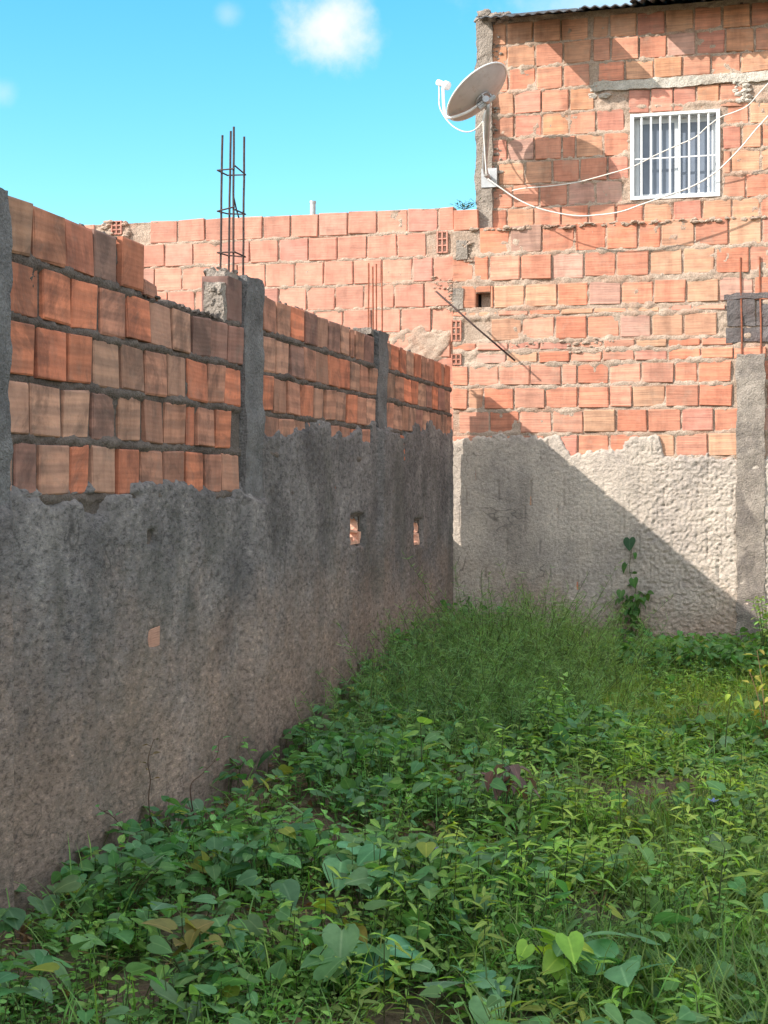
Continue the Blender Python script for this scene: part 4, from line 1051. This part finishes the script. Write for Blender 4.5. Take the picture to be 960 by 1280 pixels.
plant('upright_weed', 'tall leggy weed with narrow leaves at the right front of the yard', 'weed', gp(895,1200), [up(.25,.02,.01), up(.22,-.04,.02)], L1, .06, G_LIGHT, nleaf=14, pitch=.3)
plant('twiggy_weed', 'dry twiggy brown weed before the grass at the right rear', 'weed', gp(868,930), [up(.16,.02,0), up(.14,-.04,.02), up(.12,.06,.01)], L1, .03, (.13,.09,.05), (.13,.08,.05), 8, .3)
# little flowers
def flower(x, y, h, col, lab):
    q = onZ(x, y, h); gzv = float(gz(q[0], q[1])); t = thing('flower', lab, 'flower', (q[0], q[1], gzv))
    b = MB(); b.tube([(0,0,0), (.01,.0,(h-gzv)*.6), (0,0,h-gzv)], .0015, 6, (.08,.13,.05,1)); b.build('stem', M['leaf'], t)
    L = Leaves(); az = np.arange(5)*1.2566; L.put(OVATE, np.repeat(np.array([[0,0,h-gzv]]), 5, 0), az, .5, 0, .022, np.array(col)); L.build('petals', M['leaf'], t)
flower(540, 1063, .17, (.25,.2,.6), 'tiny violet flower among the creepers in the middle of the yard')
flower(892, 1003, .17, (.2,.25,.62), 'tiny blue flower among the weeds toward the right rear')
# weeds rooted on the wall top by the house corner
wb = onY(580, 262, YB-.02)
plant('wall_weed', 'small dark weed growing on the brick top beside the house corner', 'weed', wb, [[(0,0,0), (dx*.6, .02, .02), (dx, .02, h)] for dx, h in ((-.06,.035),(-.03,.05),(0,.045),(.03,.06),(.06,.04),(.085,.05))], L1, .035, (.03,.06,.03), (.05,.05,.035), 7, .5, .002)

# ------------------------------------------------------------------ sun, sky, camera
SD = Vector((.65, .54, -.538)).normalized()
el = math.asin(-SD.z); sx, sy = -SD.x, -SD.y
sun = bpy.data.lights.new('sun', 'SUN'); sun.energy = 3.4; sun.angle = math.radians(.53); sun.color = (1, .94, .86)
so_ = bpy.data.objects.new('sun', sun); C.objects.link(so_); so_.rotation_euler = SD.to_track_quat('-Z', 'Y').to_euler(); so_.location = (-4, -3, 6)
wd = bpy.data.worlds.new('World'); scene.world = wd; wd.use_nodes = True; nt = wd.node_tree
bg = nt.nodes['Background']; sk = nt.nodes.new('ShaderNodeTexSky'); sk.sky_type = 'NISHITA'; sk.sun_disc = False
sk.sun_elevation = el; sk.sun_rotation = math.atan2(sx, sy); sk.air_density = 1.0; sk.dust_density = .4; sk.ozone_density = 1.2
hsv = nt.nodes.new('ShaderNodeHueSaturation'); hsv.inputs['Hue'].default_value = .474; hsv.inputs['Saturation'].default_value = 1.42; hsv.inputs['Value'].default_value = .94; lk(nt, sk.outputs[0], hsv.inputs['Color'])
# fair-weather clouds placed by direction on the sky
tc = nt.nodes.new('ShaderNodeTexCoord'); nz = nt.nodes.new('ShaderNodeTexNoise'); nz.inputs['Scale'].default_value = 26; nz.inputs['Detail'].default_value = 7; nz.inputs['Roughness'].default_value = .6
lk(nt, tc.outputs['Generated'], nz.inputs['Vector'])
def puff(x, y, r, amt, stretch=1.0):
    d = ray(x, y); d /= np.linalg.norm(d)
    mp = nt.nodes.new('ShaderNodeVectorMath'); mp.operation = 'SUBTRACT'; lk(nt, tc.outputs['Generated'], mp.inputs[0]); mp.inputs[1].default_value = tuple(d)
    ml = nt.nodes.new('ShaderNodeVectorMath'); ml.operation = 'MULTIPLY'; lk(nt, mp.outputs[0], ml.inputs[0]); ml.inputs[1].default_value = (1/stretch, 1/stretch, 1)
    ln_ = nt.nodes.new('ShaderNodeVectorMath'); ln_.operation = 'LENGTH'; lk(nt, ml.outputs[0], ln_.inputs[0])
    k = math_n(nt, 'ADD', math_n(nt, 'DIVIDE', ln_.outputs['Value'], r), math_n(nt, 'MULTIPLY', math_n(nt, 'SUBTRACT', nz.outputs['Fac'], .5), 1.9))
    mr = nt.nodes.new('ShaderNodeMapRange'); mr.interpolation_type = 'SMOOTHSTEP'; mr.inputs[1].default_value = 1.3; mr.inputs[2].default_value = .0; mr.inputs[3].default_value = 0; mr.inputs[4].default_value = amt
    lk(nt, k, mr.inputs[0]); return mr.outputs[0]
mask = None
for a in ((413, 38, .025, .95, 1.15), (800, -14, .045, .5, 2.2), (285, 17, .009, .25, 1), (2, 116, .010, .25, 1)):
    p = puff(*a); mask = p if mask is None else math_n(nt, 'MAXIMUM', mask, p)
# bright clouds added outside the view only, to lift and whiten the shade fill
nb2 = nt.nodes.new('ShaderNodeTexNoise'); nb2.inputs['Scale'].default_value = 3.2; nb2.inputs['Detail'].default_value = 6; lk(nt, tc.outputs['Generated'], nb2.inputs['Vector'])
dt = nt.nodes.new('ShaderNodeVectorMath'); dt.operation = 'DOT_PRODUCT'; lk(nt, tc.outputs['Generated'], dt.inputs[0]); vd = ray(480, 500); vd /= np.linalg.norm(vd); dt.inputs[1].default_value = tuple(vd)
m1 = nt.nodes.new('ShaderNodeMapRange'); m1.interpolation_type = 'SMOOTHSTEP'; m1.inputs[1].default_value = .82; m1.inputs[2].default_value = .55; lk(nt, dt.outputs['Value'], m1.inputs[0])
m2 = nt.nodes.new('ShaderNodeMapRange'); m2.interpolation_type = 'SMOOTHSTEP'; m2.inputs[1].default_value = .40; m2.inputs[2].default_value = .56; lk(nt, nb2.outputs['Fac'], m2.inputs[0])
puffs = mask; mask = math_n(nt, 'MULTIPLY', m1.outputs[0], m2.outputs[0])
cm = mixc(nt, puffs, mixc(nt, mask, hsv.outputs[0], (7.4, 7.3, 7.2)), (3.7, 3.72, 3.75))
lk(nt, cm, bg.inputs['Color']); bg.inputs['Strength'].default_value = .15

cam = bpy.data.cameras.new('camera'); co = bpy.data.objects.new('camera', cam); C.objects.link(co); scene.camera = co
co.location = (CX, CY, CZ); co.rotation_euler = (math.radians(90), 0, YAW)
cam.sensor_fit = 'VERTICAL'; cam.sensor_height = 36; cam.lens = 36*F/1280; cam.shift_y = -37/1280; cam.clip_start = .05; cam.clip_end = 2000
scene.render.engine = 'CYCLES'
scene.view_settings.view_transform = 'Standard'; scene.view_settings.look = 'None'; scene.view_settings.gamma = 1; scene.view_settings.exposure = 1.0
